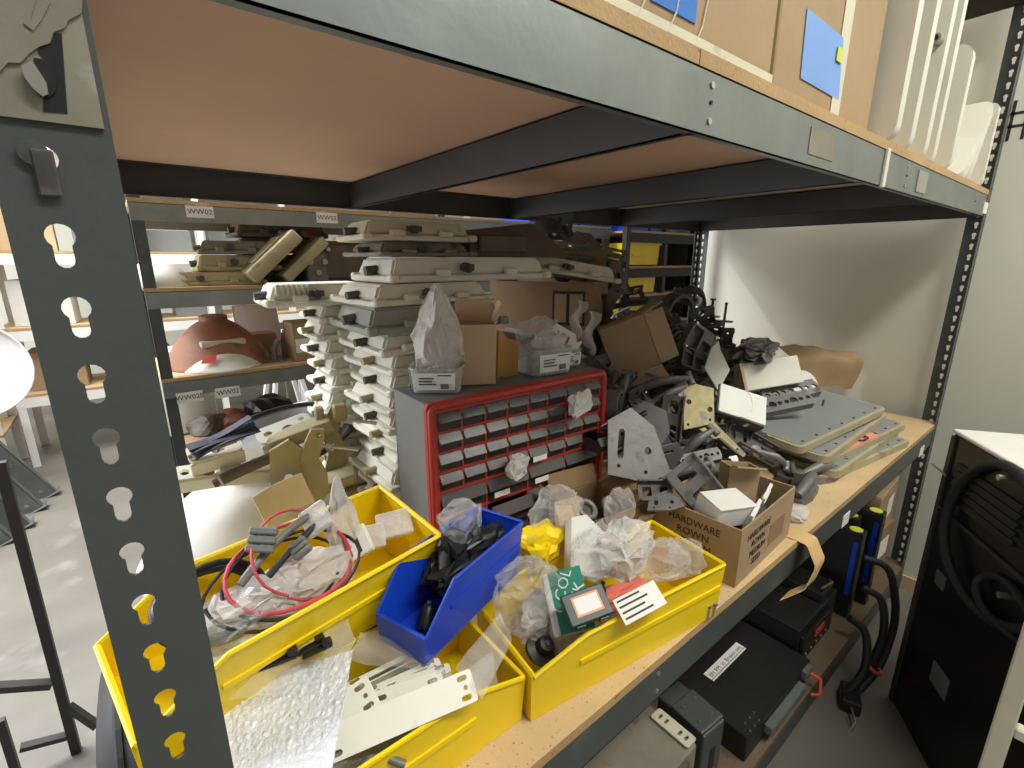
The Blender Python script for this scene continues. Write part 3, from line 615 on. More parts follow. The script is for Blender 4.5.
# ---- wire bin contents
def coil(label, c, r, n, wr, mm, seed, squash=1., tiltv=(0, 0, 0), turns=1, loose=.15, name='cable'):
    random.seed(seed); pts = []; ph = random.random()*6; E_ = Euler(tiltv)
    for i in range(n*turns+1):
        a = 2*PI*i/n+ph; k = 1+loose*noise.noise(Vector((i*.13, seed, 0))); p = Vector((r*k*math.cos(a), r*k*squash*math.sin(a), .012*noise.noise(Vector((i*.2, seed+5, 0)))+.004*i/n)); p.rotate(E_); pts.append(p)
    return tag(MB().tube(pts, wr, 6).obj(name, mm, None, c, smooth=60), label, 'cable')
mat('wire_red', (196, 70, 84), .5, 0, .06); mat('wire_black', (36, 34, 40), .5, 0, .06)
cz = at(270, 575, 'y', .27)
coil('thick red wire loop on top of the yellow wire bin', cz+Vector((.03, 0, 0)), .085, 26, .0028, 'wire_red', 3, .8, (R(25), 0, .3), 1)
coil('thin red wire loop arching over the white bags', cz+Vector((.045, .015, .01)), .075, 26, .002, 'wire_red', 5, .9, (R(40), 0, .6), 1)
coil('black wire loop beside the red wires', cz+Vector((.03, -.005, -.004)), .09, 26, .0024, 'wire_black', 8, .75, (R(22), 0, .2), 1)
coil('second black wire loop under the red wires', cz+Vector((.01, .0, -.012)), .095, 26, .0024, 'wire_black', 11, .7, (R(18), 0, .5), 1)
coil('black cable coil at the left end of the wire bin', at(222, 605, 'y', .27)+Vector((-.01, 0, 0)), .062, 22, .0042, 'black_plastic', 9, .9, (R(20), R(8), 0), 4, .1)
def conn(label, px, py, y, ang, s=.8):
    o = facething('cable_connector', label, 'connector', at(px, py, 'y', y), ang, -25, 15)
    for k in range(3): MB().rbox(-.022*s, (-.021+k*.0145)*s, -.012*s, .022*s, (-.021+k*.0145+.0125)*s, .012*s, .002, 1).obj('connector_block', 'grey_plastic', o)
    return o
conn('grey ribbed plug connector among the wires', 262, 540, .29, -8)
conn('grey plug connector lying at the right end of the wires', 300, 548, .29, 40, .6)
for k, (a, b, lb) in enumerate((((240, 585), (310, 515), 'grey braided cable crossing the wire bin diagonally'), ((250, 600), (345, 500), 'dark sleeved cable leaning to the bin rim'), ((205, 612), (300, 575), 'thin black lead at the left of the wire bin'))):
    p, q = at(*a, 'y', .27), at(*b, 'y', .33); mid = (p+q)/2+Vector((0, 0, .02))
    pts = [p.lerp(mid, t/6).lerp(mid.lerp(q, t/6), t/6) for t in range(7)]
    tag(MB().tube(pts, (.006, .005, .003)[k], 8).obj('cable', ('cast_mid', 'rubber', 'wire_black')[k], None, None, smooth=60), lb, 'cable')
bag('white bag bulging at the centre of the wire bin', (.13, .09, .075), at(300, 580, 'y', .28)+Vector((.01, 0, -.045)), .3, 'milky_bag', 3)
bag('milky bag under the red wire loops', (.12, .085, .07), at(255, 612, 'y', .26)+Vector((0, 0, -.03)), .1, 'milky_bag', 4)
bag('clear bag at the left front of the wire bin', (.10, .07, .06), at(222, 640, 'y', .21)+Vector((.01, .02, -.035)), .1, 'clear_bag', 5)
bag('pointed clear bag standing up in the wire bin', (0.062, 0.036, 0.132), at(342, 530, 'y', .32)+Vector((0, 0, -.05)), .4, 'milky_bag', 6, sub=3, peak=.2)
for k, (px, py, w, h, an, lb, mm) in enumerate(((318, 520, .042, .045, 35, 'white folded card standing in the wire bin', 'milky_bag'), (357, 545, .05, .05, 30, 'white card with dark stripes at the right of the wire bin', 'white_card'), (372, 538, .045, .04, 10, 'crumpled white packet at the right end of the wire bin', 'milky_bag'), (395, 525, .06, .045, 12, 'clear flat packet against the bin end wall', 'milky_bag'))):
    o = facething('packet', lb, 'packet', at(px, py, 'y', .32), an, -30, 10)
    MB().rbox(-w/2, -h/2, 0, w/2, h/2, .012, .003, 2).obj('body', mm, o)
    if k == 1:
        for x in (-.012, .004): MB().box(x, -h/2+.006, .0122, x+.004, h/2-.006, .0128).obj('stripe', 'ink', o)

# ---- bubble-wrap bin contents
def bubble(u, v):
    A_, B_, C_, D_ = at(214, 690, 'z', .138), at(353, 650, 'z', .150), at(326, 800, 'z', .140), at(240, 800, 'z', .128)
    p = (A_*(1-u)+B_*u)*(1-v)+(D_*(1-u)+C_*u)*v
    x, y = u*26, v*20; b = .0024*max(0, math.sin(x*PI))*max(0, math.sin(y*PI+(PI/2 if int(x) % 2 else 0)))
    b = .0032*abs(noise.noise(Vector((x*.9, y*.9, 0))))+.004*noise.noise(Vector((u*3, v*3, 4)))+b
    return p+Vector((0, 0, b))
def _silver():
    m = mat('silver_wrap', (240, 244, 255), .22, .12, .04, 30, .6, 150); return m
_silver()
tag(sheet(78, 60, bubble, .0018).obj('bubble_wrap', 'silver_wrap', None, None, smooth=80), 'silver bubble wrap sheet over the front of a yellow bin', 'bubble wrap')
def rackpanel(label, p, q, w, mm='cream_white', nm='rack_blank', up=(0, -.55, 1)):
    p, q = Vector(p), Vector(q); L_ = (q-p).length; o = thing(nm, label, 'panel'); o.matrix_world = AX(p, q-p, up)
    MB().plate(rrect(0, -w/2, L_, w/2, .004), [slot(L_-.014, w*.3, .014, .0065), circ(L_-.012, 0, .003, 8), slot(L_-.014, -w*.3, .014, .0065), slot(.014, w*.3, .014, .0065), slot(.014, -w*.3, .014, .0065)], .002).obj('face', mm, o)
    MB().box(.03, w/2-.002, -.016, L_-.03, w/2, .0002).obj('flange', mm, o); MB().box(.03, -w/2, -.016, L_-.03, -w/2+.002, .0002).obj('flange', mm, o); return o
rackpanel('long white rack panel lying across the bubble-wrap bin', at(322, 748, 'z', .130), at(474, 684, 'z', .134), .038, up=(0, -.8, 1))
rackpanel('short white rack panel half under the bubble wrap', at(325, 725, 'z', .122), at(374, 690, 'z', .130), .042)
for k, (a, b) in enumerate((((345, 690), (425, 650)), ((362, 697), (440, 662)), ((380, 690), (450, 668)))):
    rackpanel(('thin white blank strip farthest back in the bubble-wrap bin', 'thin white blank strip between two others', 'thin white blank strip next to the long panel')[k], at(*a, 'z', .122), at(*b, 'z', .124), .014, up=(0, -.2, 1), nm='blank_strip')
rackpanel('broad white cover plate under the long rack panel', at(372, 715, 'z', .112), at(445, 690, 'z', .112), .05, nm='cover_plate')
for k, (a, b, r_) in enumerate((((222, 680), (298, 652), .012), ((298, 655), (326, 640), .006), ((303, 658), (333, 644), .006))):
    p, q = at(*a, 'z', .172), at(*b, 'z', .180); o = thing('cable_comb', ('flat black strip tool behind the bubble wrap', 'bent black hook beside the strip tool', 'second bent black hook beside the strip tool')[k], 'tool'); o.matrix_world = AX(p, q-p, (0, 0, 1)); L_ = (q-p).length
    MB().rbox(0, -r_, 0, L_, r_, .004, .0015, 1).obj('blade', 'black_plastic', o)
    MB().rbox(L_-.012, -r_*.8, .003, L_, r_*.8, .012, .0015, 1).obj('tip', 'black_plastic', o)
pouch('large clear bag behind the bubble wrap and strip tool', [at(228, 700, 'z', .165), at(298, 640, 'z', .17), at(343, 597, 'z', .20), at(358, 645, 'z', .14)][:1]+[at(330, 690, 'z', .135), at(356, 640, 'z', .15), at(340, 598, 'z', .20)], 'clear_bag', .008, 3)
pouch('clear bag beneath the blue bin front', [at(350, 660, 'z', .14), at(425, 672, 'z', .125), at(395, 625, 'z', .14), at(360, 632, 'z', .15)], 'clear_bag', .008, 11)
pouch('clear folded bag hanging at the right end of the bubble-wrap bin', [at(455, 668, 'z', .145), at(500, 612, 'z', .17), at(512, 640, 'z', .15), at(482, 700, 'z', .125)], 'clear_bag', .008, 7)
pouch('clear bag along the near wall of the bubble-wrap bin', [(.14, .068, .06), (.40, .07, .06), (.40, .085, .125), (.14, .08, .122)], 'clear_bag', .01, 9)
pouch('milky film hanging over the wire bin rim beside the near post', [at(196, 620, 'z', .235), at(243, 606, 'z', .232), at(238, 668, 'z', .185), at(205, 700, 'z', .175)], 'milky_bag', .004, 5)
tag(MB().tube([at(355, 775, 'z', .1), at(370, 758, 'z', .105), at(385, 757, 'z', .1), at(405, 765, 'z', .09)], .005, 8).obj('cable', 'cast_mid', None, None, smooth=60), 'short grey cable end low in the bubble-wrap bin', 'cable')
for z_, k in ((.055, 0), (.075, 1)):
    o = thing('clear_wrap', ('lower folded clear wrap filling the bubble-wrap bin', 'upper folded clear wrap filling the bubble-wrap bin')[k], 'wrap', (.2+.03*k, .15, .008+.034*k)); crumple((.30, .13, .045), 60+k, 4, .3).obj('film', 'milky_bag', o, smooth=28)

# ---- blue bin contents
bx = Vector((.412, .203, .128)); ux = Vector((math.cos(R(20)), math.sin(R(20)), 0))
bag('dark parts in a clear bag filling the blue bin', (0.150, 0.084, 0.094), bx+ux*.03+Vector((0, 0, .02)), R(20), 'black_plastic', 21, amp=.5, name='parts_bag')
bag('clear bag with small silver part standing in the blue bin', (0.094, 0.060, 0.083), bx+ux*.055+Vector((-.015, .02, .075)), R(20), 'clear_bag', 22, amp=.25)
o = thing('metal_hook', 'small silver hook showing inside the clear bag', 'hook', bx+ux*.05+Vector((-.01, .02, .125)), (R(40), 0, .4))
MB().tube([(0, 0, -.02), (0, 0, 0), (.006, 0, .006), (.012, 0, 0)], .0022, 6).obj('wire', 'bolt_steel', o); MB().cyl((-.004, 0, -.02), (.004, 0, -.026), .004, 8).obj('eye', 'bolt_steel', o)
for k, (d, lb) in enumerate(((-.07, 'black knob near the front of the blue bin'), (-.045, 'second black knob behind the front one in the blue bin'), (-.09, 'black cap at the lip of the blue bin'))):
    o = thing('knob', lb, 'knob', bx+ux*d+Vector((.012, -.02+.012*k, .006)), (R(20*k), R(15), k))
    MB().lathe([(.001, 0), (.013, 0), (.014, .008), (.011, .02), (.012, .03), (.008, .036), (.001, .037)], 16).obj('body', 'black_plastic', o, smooth=40); MB().cyl((0, 0, .036), (0, 0, .041), .004, 8).obj('screw', 'cast_mid', o)

# ---- contents of the yellow bin at the front edge
def P3(px, py, z): return at(px, py, 'z', z)
mat('green_card', (36, 132, 108), .5, 0, .08, 14, spots=((120, 180, 160), 60, .66))
mat('case_green', (22, 48, 46), .4, 0, .08)
mat('label_orange', (226, 160, 112), .6)
o = thing('screw_box', 'white and green printed cardboard box tilted in the yellow bin', 'box'); o.matrix_world = AX(P3(567, 600, .135), (.72, -.55, .25), (-.35, -.45, .8))
MB().rbox(-.034, -.05, -.03, .034, .05, 0, .004, 2).obj('body', 'white_card', o); g = MB().rbox(-.022, -.049, .0002, .0345, .049, .0012, .0004, 1).obj('printed_face', 'green_card', o)
txt('T COL\nTEK', .026, 'white_card', g, Matrix.Translation((.006, .008, .0014)) @ Euler((0, 0, R(62))).to_matrix().to_4x4())
o = thing('part_case', 'dark green hinged case with white label in the yellow bin', 'case'); o.matrix_world = AX(P3(586, 606, .152), (.80, -.30, .12), (-.25, -.5, .8))
MB().rbox(-.036, -.024, 0, .036, .024, .009, .002, 2).obj('lid', 'case_green', o); MB().rbox(-.035, -.023, -.012, .035, .023, -.001, .002, 2).obj('tray', 'case_green', o)
for s in (-1, 1): MB().rbox(s*.02-.008, -.027, -.010, s*.02+.008, -.022, .004, .001, 1).obj('latch', 'case_green', o)
l_ = MB().box(-.022, -.014, .0092, .024, .016, .0096).obj('label_border', 'label_orange', o); MB().box(-.019, -.011, .0097, .021, .013, .0100).obj('label_paper', 'paper', l_)
o = thing('clear_jar', 'clear plastic jar of hardware under the dark green case', 'jar'); o.matrix_world = AX(P3(567, 632, .085), (1, 0, 0), (-.1, -.25, 1))
MB().lathe([(.001, 0), (.027, 0), (.03, .004), (.03, .06), (.027, .064), (.001, .064)], 24, T=TR((0, 0, -.045))).obj('wall', 'clear_tub', o, smooth=40)
for k in range(6): MB().cyl((-.015+.006*k, -.008+.01*(k % 2), -.04), (-.012+.006*k, -.006+.01*(k % 2), -.012), .003, 6).obj('bolt', 'bolt_steel', o)
o = thing('knob', 'black round knob in the near left corner of the yellow bin', 'knob'); o.matrix_world = AX(P3(541, 648, .065), (1, 0, 0), (-.55, -.5, .7))
MB().lathe([(.001, -.004), (.026, -.004), (.026, .004), (.014, .008), (.0135, .02), (.011, .024), (.001, .025)], 24).obj('body', 'black_plastic', o, smooth=40); MB().cyl((0, 0, .025), (0, 0, .027), .004, 8).obj('centre_cap', 'cast_dark', o)
o = thing('small_box', 'white box standing tilted at the back of the yellow bin', 'box'); o.matrix_world = AX(P3(590, 545, .165), (.75, -.40, -.25), (-.25, -.62, .60))
MB().plate([(-.038, -.055), (.03, -.055), (.04, .02), (-.008, .055), (-.038, .045)], [], .03, TR((0, 0, -.03))).obj('body', 'white_card', o)
MB().box(-.042, .046, -.028, -.008, .086, -.025, TR((0, .0, 0), (R(-8), 0, R(10)))).obj('flap', 'cardboard_pale', o)
mat('pink_bag', (206, 106, 90), .35, 0, .12, 12, .3, 60)
bag('salmon pink packet along the near wall of the yellow bin', (.16, .035, .045), P3(622, 612, .085)+Vector((.0, .01, 0)), R(-6), 'pink_bag', 31, sub=3, amp=.35)
o = thing('instruction_sheet', 'white printed slip on the pink packet', 'slip'); o.matrix_world = AX(P3(640, 602, .138), (.98, -.15, .05), (-.1, -.6, .8))
MB().box(-.045, -.02, 0, .045, .02, .0008).obj('paper', 'paper', o)
for k in range(4): MB().box(-.04, -.014+.009*k, .0009, .02-.012*(k % 2), -.011+.009*k, .0012).obj('printed_line', 'ink', o)
bag('large clear bag over the front left of the yellow bin', (0.138, 0.102, 0.110), P3(527, 615, .09)+Vector((0, .0, -.01)), .3, 'clear_bag', 33, amp=.3)
bag('clear bag of white cartridges in the yellow bin', (0.125, 0.072, 0.066), P3(540, 630, .05), .5, 'milky_bag', 34, sub=3)
bag('yellow plastic bag at the back left of the yellow bin', (0.106, 0.072, 0.077), P3(541, 562, .11), .2, 'yellow_plastic', 35, sub=3, amp=.45, name='yellow_bag')
bag('clear bag draped behind the white box', (0.138, 0.096, 0.099), P3(556, 535, .13), .4, 'clear_bag', 36, amp=.35)
bag('clear film spilling over the white box front', (0.125, 0.072, 0.088), P3(600, 572, .12), -.2, 'clear_bag', 37)
bag('crumpled clear bag at the middle of the yellow bin', (0.150, 0.096, 0.088), P3(622, 570, .10), .3, 'milky_bag', 38)
bag('clear bag near the right end of the yellow bin', (0.138, 0.084, 0.066), P3(655, 575, .095), -.3, 'clear_bag', 39)
bag('clear bag hanging on the right rim of the yellow bin', (0.088, 0.072, 0.066), P3(684, 572, .09), .3, 'clear_bag', 40, sub=3)
bag('pale padding bag lowest in the yellow bin', (.30, .11, .05), (.665, .1, .008), R(-7), 'milky_bag', 41)
bag('amber film against the inner back wall of the yellow bin', (0.088, 0.048, 0.099), P3(618, 530, .11), .1, 'clear_bag', 42, sub=3)
o = thing('cable_tie_loop', 'black bent lever sticking up behind the green case', 'lever'); o.matrix_world = AX(P3(604, 590, .145), (0, 0, 1), (0, -1, 0))
MB().tube([(-.02, 0, 0), (0, 0, 0), (.012, .006, 0), (.018, .002, 0)], .004, 8).obj('handle', 'black_plastic', o); MB().rbox(-.03, -.006, -.005, -.015, .006, .005, .002, 1).obj('hub', 'black_plastic', o)

# ---- drawer cabinet
CW, CDp, CH = .508, .163, .401
cab = thing('drawer_cabinet', 'grey small-parts drawer cabinet with a red front frame', 'cabinet', (.4927, .4207, .0005), -.0289)
m = MB(); t = .004
m.box(0, .012, 0, CW, CDp, t); m.box(0, .012, CH-t, CW, CDp, CH); m.box(0, .012, t, t, CDp, CH-t); m.box(CW-t, .012, t, CW, CDp, CH-t); m.box(0, CDp-t, t, CW, CDp, CH-t)
m.obj('shell', 'grey_plastic', cab)
cols, rs, rl, top, bd = 8, .0445, .0605, .018, .018
cw = (CW-2*bd)/cols; rows = [(CH-top-rs*i, rs, 8) for i in range(4)]+[(CH-top-rs*4-rl*i, rl, 4) for i in range(3)]
holes = []
for zt, hh, nc in rows:
    w = (CW-2*bd)/nc
    for c in range(nc): holes.append(rect(bd+c*w+.0022, zt-hh+.0022, bd+(c+1)*w-.0022, zt-.0022))
m = MB(); m.plate(rrect(-.003, -.001, CW+.003, CH+.003, .012), holes, .012, T=Matrix(((1, 0, 0, 0), (0, 0, -1, .012), (0, 1, 0, 0), (0, 0, 0, 1))))
m.obj('front_frame', 'red_plastic', cab)
m = MB(); pts = []
for p in rrect(.006, .006, CW-.006, CH-.006, .014, 4): pts.append((p[0], -.001, p[1]))
m.tube(pts, .0085, 8, True); m.obj('bezel', 'red_plastic', cab, smooth=60)
DR = {}
def drawer_protos(w, hh, tagn):
    g = .003
    b = MB(); b.box(g, .003, g, w-g, .006, hh-g-.004); b.box(g, .006, g, w-g, .13, g+.0015); b.box(g, .006, g, g+.0015, .13, hh*.75); b.box(w-g-.0015, .006, g, w-g, .13, hh*.75); b.box(g, .1285, g, w-g, .13, hh*.75)
    l = MB(); l.hexa([(g, -.010, hh*.52), (w-g, -.010, hh*.52), (w-g, -.008, hh*.50), (g, -.008, hh*.50)], [(g, .0035, hh-g), (w-g, .0035, hh-g), (w-g, .0055, hh-g-.002), (g, .0055, hh-g-.002)])
    DR[tagn] = (b, l)
drawer_protos(cw, rs, 's'); drawer_protos(cw*2, rl, 'l')
first = {}
content_at = {(0, 1), (1, 4), (0, 5), (3, 4), (1, 3), (2, 5)}
for ri, (zt, hh, nc) in enumerate(rows):
    key = 's' if nc == 8 else 'l'; w = (CW-2*bd)/nc
    for c in range(nc):
        loc = (bd+c*w, 0, zt-hh)
        if (ri, c) == (3, 7): loc = (loc[0], -.055, loc[2])
        if (ri, c) == (5, 1): loc = (loc[0], -.02, loc[2])
        if key not in first:
            d = DR[key][0].obj('drawer', 'smoke_drawer', cab, loc); h = DR[key][1].obj('drawer_handle', 'drawer_lip', d); first[key] = (d, h)
        else:
            d = first[key][0].copy(); COL.objects.link(d); d.parent = cab; d.location = loc
            h = first[key][1].copy(); COL.objects.link(h); h.parent = d; h.location = (0, 0, 0)
        if (ri, c) in content_at:
            crumple((w*.6, .05, hh*.5), ri*9+c, 2, .4).obj('contents', 'bolt_steel' if (ri+c) % 2 else 'cast_dark', d, (w/2, .045, .006))
        if (ri, c) in ((3, 4), (4, 1), (4, 2)):
            lb_ = MB().box(w*.12, -.0118, hh*.22, w*.12+.042, -.0108, hh*.22+.013).obj('label_card', 'paper', d)
            MB().box(w*.12+.006, -.0121, hh*.22+.005, w*.12+.034, -.0119, hh*.22+.008).obj('printed_line', 'ink', lb_) if False else None
CABM = Matrix.Translation((.4927, .4207, 0)) @ Euler((0, 0, -.0289)).to_matrix().to_4x4()
def cabp(x, y, z): return CABM @ Vector((x, y, z))
bag('torn clear bag hanging from a middle cabinet drawer', (0.069, 0.026, 0.055), at(517, 468, 'y', .385)+Vector((0, 0, -.025)), .2, 'milky_bag', 44, sub=3, amp=.5)
bag('torn clear bag hanging from an upper right cabinet drawer', (0.094, 0.026, 0.066), at(580, 405, 'y', .375)+Vector((0, 0, -.03)), .2, 'milky_bag', 45, sub=3, amp=.5)
# ---- on top of the cabinet
ZC = CH+.004
def tub(label, w, d, h, loc, rz, mm='clear_tub', lab=True, nm='plastic_tub'):
    o = thing(nm, label, 'tub', loc, rz); k = .9
    m = MB(); t = .002
    o_ = rrect(-w/2, -d/2, w/2, d/2, min(w, d)*.2, 4); n = len(o_)
    lo = [(x*k, y*k, 0) for x, y in o_]; hi = [(x, y, h) for x, y in o_]; li = [(x*k*.97, y*k*.97, .003) for x, y in o_]; hj = [(x*.97, y*.97, h) for x, y in o_]
    v = lo+hi+hj+li; f = [tuple(range(n-1, -1, -1)), tuple(range(3*n, 4*n))]
    for q in range(3): f += [(q*n+i, q*n+(i+1) % n, (q+1)*n+(i+1) % n, (q+1)*n+i) for i in range(n)]
    m.add(v, f); b = m.obj('body', mm, o, smooth=40)
    m = MB(); m.tube([(x*1.01, y*1.01, h) for x, y in o_], .0025, 6, True); m.obj('rim', mm, o)
    if lab:
        l = MB(); l.hexa([(-w*.36, -d*k/2-.004, h*.14), (w*.36, -d*k/2-.004, h*.14), (w*.36, -d*k/2-.003, h*.14), (-w*.36, -d*k/2-.003, h*.14)], [(-w*.38, -d*.985/2-.004, h*.85), (w*.38, -d*.985/2-.004, h*.85), (w*.38, -d*.985/2-.003, h*.85), (-w*.38, -d*.985/2-.003, h*.85)])
        l = l.obj('label_sticker', 'paper', o)
        for z_, x0, x1 in ((.74, .05, .3), (.62, -.3, -.02), (.5, -.3, -.05), (.38, -.3, .02)): MB().box(w*x0, -d*.49-.0058, h*z_, w*x1, -d*.49-.0045, h*z_+.0022).obj('printed_line', 'ink', l)
        MB().box(w*.1, -d*.47-.0058, h*.2, w*.25, -d*.47-.0042, h*.4).obj('printed_block', 'cast_mid', l)
    return o
tb = tub('white-labelled plastic tub with a tall crumpled bag, on the cabinet corner', .112, .10, .052, (.574, .515, ZC), R(-38))
sl = MB(); sl.hexa([(-.0515, -.033, .006), (-.0525, -.033, .006), (-.0525, .03, .006), (-.0515, .03, .006)], [(-.0565, -.036, .045), (-.0575, -.036, .045), (-.0575, .034, .045), (-.0565, .034, .045)]); sl = sl.obj('side_label', 'paper', tb)
mat('purple_print', (84, 74, 110), .6)
MB().box(-.0570, -.034, .008, -.0535, .02, .016).obj('purple_band', 'purple_print', sl)
MB().box(-.0582, -.034, .038, -.0566, .03, .041).obj('printed_line', 'ink', sl)
bag('tall crumpled white bag standing in the labelled tub', (0.125, 0.102, 0.182), (.578, .517, ZC+.02), .3, 'milky_bag', 51, amp=.3, peak=.25)
bag('crumpled white paper filling the labelled tub', (.088, .075, .06), (.572, .515, ZC+.018), .6, 'milky_bag', 52, amp=.4)
open_carton('open_carton', 'tall open carton with raised flaps on the cabinet, behind the tub', .085, .075, .135, (.672, .515, ZC), R(-30), 'cardboard_pale', (('+y', .05, 8), ('+x', .05, 20), ('-x', .03, 35)))
o = thing('padded_envelope', 'mustard padded envelope standing on the cabinet top', 'envelope', (.752, .500, ZC), R(-12))
sheet(6, 6, lambda u, v: (-.03+.06*u, .012*math.sin(u*3)-.01*v, .115*v*(1-.3*u)+.004*math.sin(u*9)), .006).obj('pouch', 'label_orange', o, smooth=60); MATS['mustard'] = mat('mustard', (178, 138, 72), .7, 0, .08)
o.children[0].data.materials[0] = MATS['mustard']
tub('clear tub with white label on the middle of the cabinet top', .125, .10, .062, (.862, .492, ZC), R(-6), 'clear_tub')
tub('small clear tub behind the labelled one on the cabinet', .07, .08, .045, (.955, .515, ZC), R(-6), 'clear_tub')
bag('grey crumpled bag in the middle clear tub', (0.125, 0.084, 0.121), (.845, .5, ZC+.02), .2, 'clear_bag', 53, amp=.35)
bag('grey film spilling from the middle clear tub', (0.100, 0.072, 0.055), (.88, .49, ZC+.045), .2, 'milky_bag', 54, sub=3)
o = facething('wall_bracket', 'white plastic bracket with three slots above the clear tub', 'bracket', at(562, 338, 'y', .52), -22, -10, 0)
MB().plate([(-.036, -.022), (.03, -.03), (.04, .0), (.03, .02), (-.03, .028)], [rect(-.02, -.012, -.013, .012), rect(-.004, -.012, .003, .012), rect(.012, -.014, .019, .008)], .012).obj('body', 'white_plastic', o); MB().plate([(.03, -.03), (.05, -.02), (.052, .01), (.04, 0)], [], .02, TR((0, 0, -.008))).obj('lug', 'white_plastic', o)
# ---- big carton behind the cabinet and oddments against it
A_, B_ = at(490, 276, 'y', 1.02), at(594, 300, 'y', .70); d = B_-A_; d.z = 0; ang = math.atan2(d.y, d.x); nrm = Vector((-d.y, d.x, 0)).normalized()
ctr = (A_+B_)/2+nrm*.13; BCC, BCA, BCL = Vector((ctr.x, ctr.y, 0)), ang, d.length; bc = open_carton('open_carton', 'large brown carton standing behind the drawer cabinet', d.length, .26, .605, (ctr.x, ctr.y, .001), ang, 'cardboard_dark', (('+y', .12, -30),))
pn = MB().box(d.length*.12, -.1312, .46, d.length*.42, -.1302, .575).obj('printed_panel', 'ink', bc)
for x0, x1 in ((.14, .25), (.28, .40)): MB().box(d.length*x0, -.1318, .47, d.length*x1, -.1313, .565).obj('printed_figure', 'cardboard', pn)
for k, (px, py, w, h, an, mm, lb) in enumerate(((590, 335, .035, .15, 8, 'clear_bag', 'bubble-wrap strip hanging beside the large carton'), (577, 320, .03, .12, 12, 'clear_bag', 'second clear strip hanging before the printed panel'))):
    P_ = at(px, py, 'y', .66); o = sheet(6, 14, lambda u, v: (w*(u-.5)+.01*math.sin(v*9), .008*math.sin(u*4+v*7), h*(v-.5)), .002).obj('film_strip', 'milky_bag', None, P_, (0, R(an), R(-30)), smooth=70); tag(o, lb, 'film strip')
# ---- stacks of fixtures
GL = 'light fixtures stacked at the back left'
ordn = ['lowest', 'second from the bottom', 'third from the bottom', 'fourth from the bottom', 'fifth from the bottom', 'sixth from the bottom', 'seventh from the bottom', 'eighth from the bottom', 'ninth from the bottom', 'tenth from the bottom', 'eleventh from the bottom', 'twelfth from the bottom']
random.seed(7); ph = .0505
for k in range(11):
    fixture('cream light fixture, '+ordn[k]+' in the farther stack', .29, .20, .049, (.475+.145+random.uniform(-.018, .018), 1.085+random.uniform(-.008, .008), .001+k*ph), (0, 0, random.uniform(-.05, .05)), 'cream_white', GL, seed=k, latchm=('cast_dark', 'olive_cast')[k % 2])
for k in range(11):
    if k < 10: fixture('cream light fixture, '+ordn[k]+' in the stack behind the cabinet', .27, .26, .049, (.512+.135+random.uniform(-.012, .02), .80+random.uniform(-.01, .01), .001+k*ph), (0, 0, random.uniform(-.06, .06)), 'cream_white', GL, seed=20+k, latchm=('olive_cast', 'cast_dark')[k % 2])
zt = .001+10*ph
mat('grey_green', (150, 154, 144), .5, 0, .06)
fixture('finned cream fixture sticking out left over both stacks', .30, .22, .058, (.50, 1.08, .001+11*ph), (0, 0, R(-4)), 'cream_white', GL, fins=True, seed=40)
fixture('long grey-sided fixture lying over the nearer stack', .40, .27, .062, (.685, .80, zt), (0, 0, R(-2)), 'grey_green', GL, seed=41)
fixture('cream fixture beneath the long trapezoid one', .36, .25, .05, (.68, .82, zt+.064), (0, 0, R(3)), 'cream_white', GL, seed=42)
fixture('long cream trapezoid fixture near the top of the pile', .53, .24, .062, (.83, .84, zt+.116), (0, 0, R(0)), 'cream_white', GL, seed=43)
fixture('dirty fixture second from the top of the stack', .30, .2, .036, (.70, .86, zt+.18), (0, 0, R(4)), 'dirty_grey', GL, seed=44)
fixture('topmost cream fixture with a green sticker', .32, .2, .05, (.69, .86, zt+.218), (0, 0, R(-3)), 'cream_paint', GL, seed=45)
o_ = bpy.data.objects[-1] if False else None
bdk = thing('floodlight', 'bulky dark brown floodlight on the long trapezoid fixture', 'floodlight', (1.02, .86, zt+.18), R(-6))
m = MB(); m.hexa([(-.17, -.1, 0), (.2, -.1, 0), (.2, .1, 0), (-.17, .1, 0)], [(-.15, -.07, .075), (.06, -.07, .10), (.06, .07, .10), (-.15, .07, .075)]); m.obj('body', 'brown_grime', bdk)
MB().rbox(-.14, -.104, .012, .02, -.09, .06, .004, 1).obj('cover', 'brown_grime', bdk); MB().cyl((-.17, 0, .03), (-.195, 0, .03), .02, 10).obj('cable_entry', 'cast_dark', bdk)
fixture('cream fixture sloping down across the large carton', .36, .2, .05, (1.28, .86, .628), (R(3), R(9), R(-20)), 'cream_paint', GL, seed=46)
fixture('grimy olive fixture beside the yellow totes, upper of two', .26, .16, .05, at(590, 272, 'y', 1.02), (R(4), R(6), R(-15)), 'dirty_grey', GL, seed=47)
fixture('grimy olive fixture beside the yellow totes, lower of two', .26, .16, .06, at(600, 294, 'y', .98), (R(-4), R(3), R(-8)), 'dirty_grey', GL, seed=48)
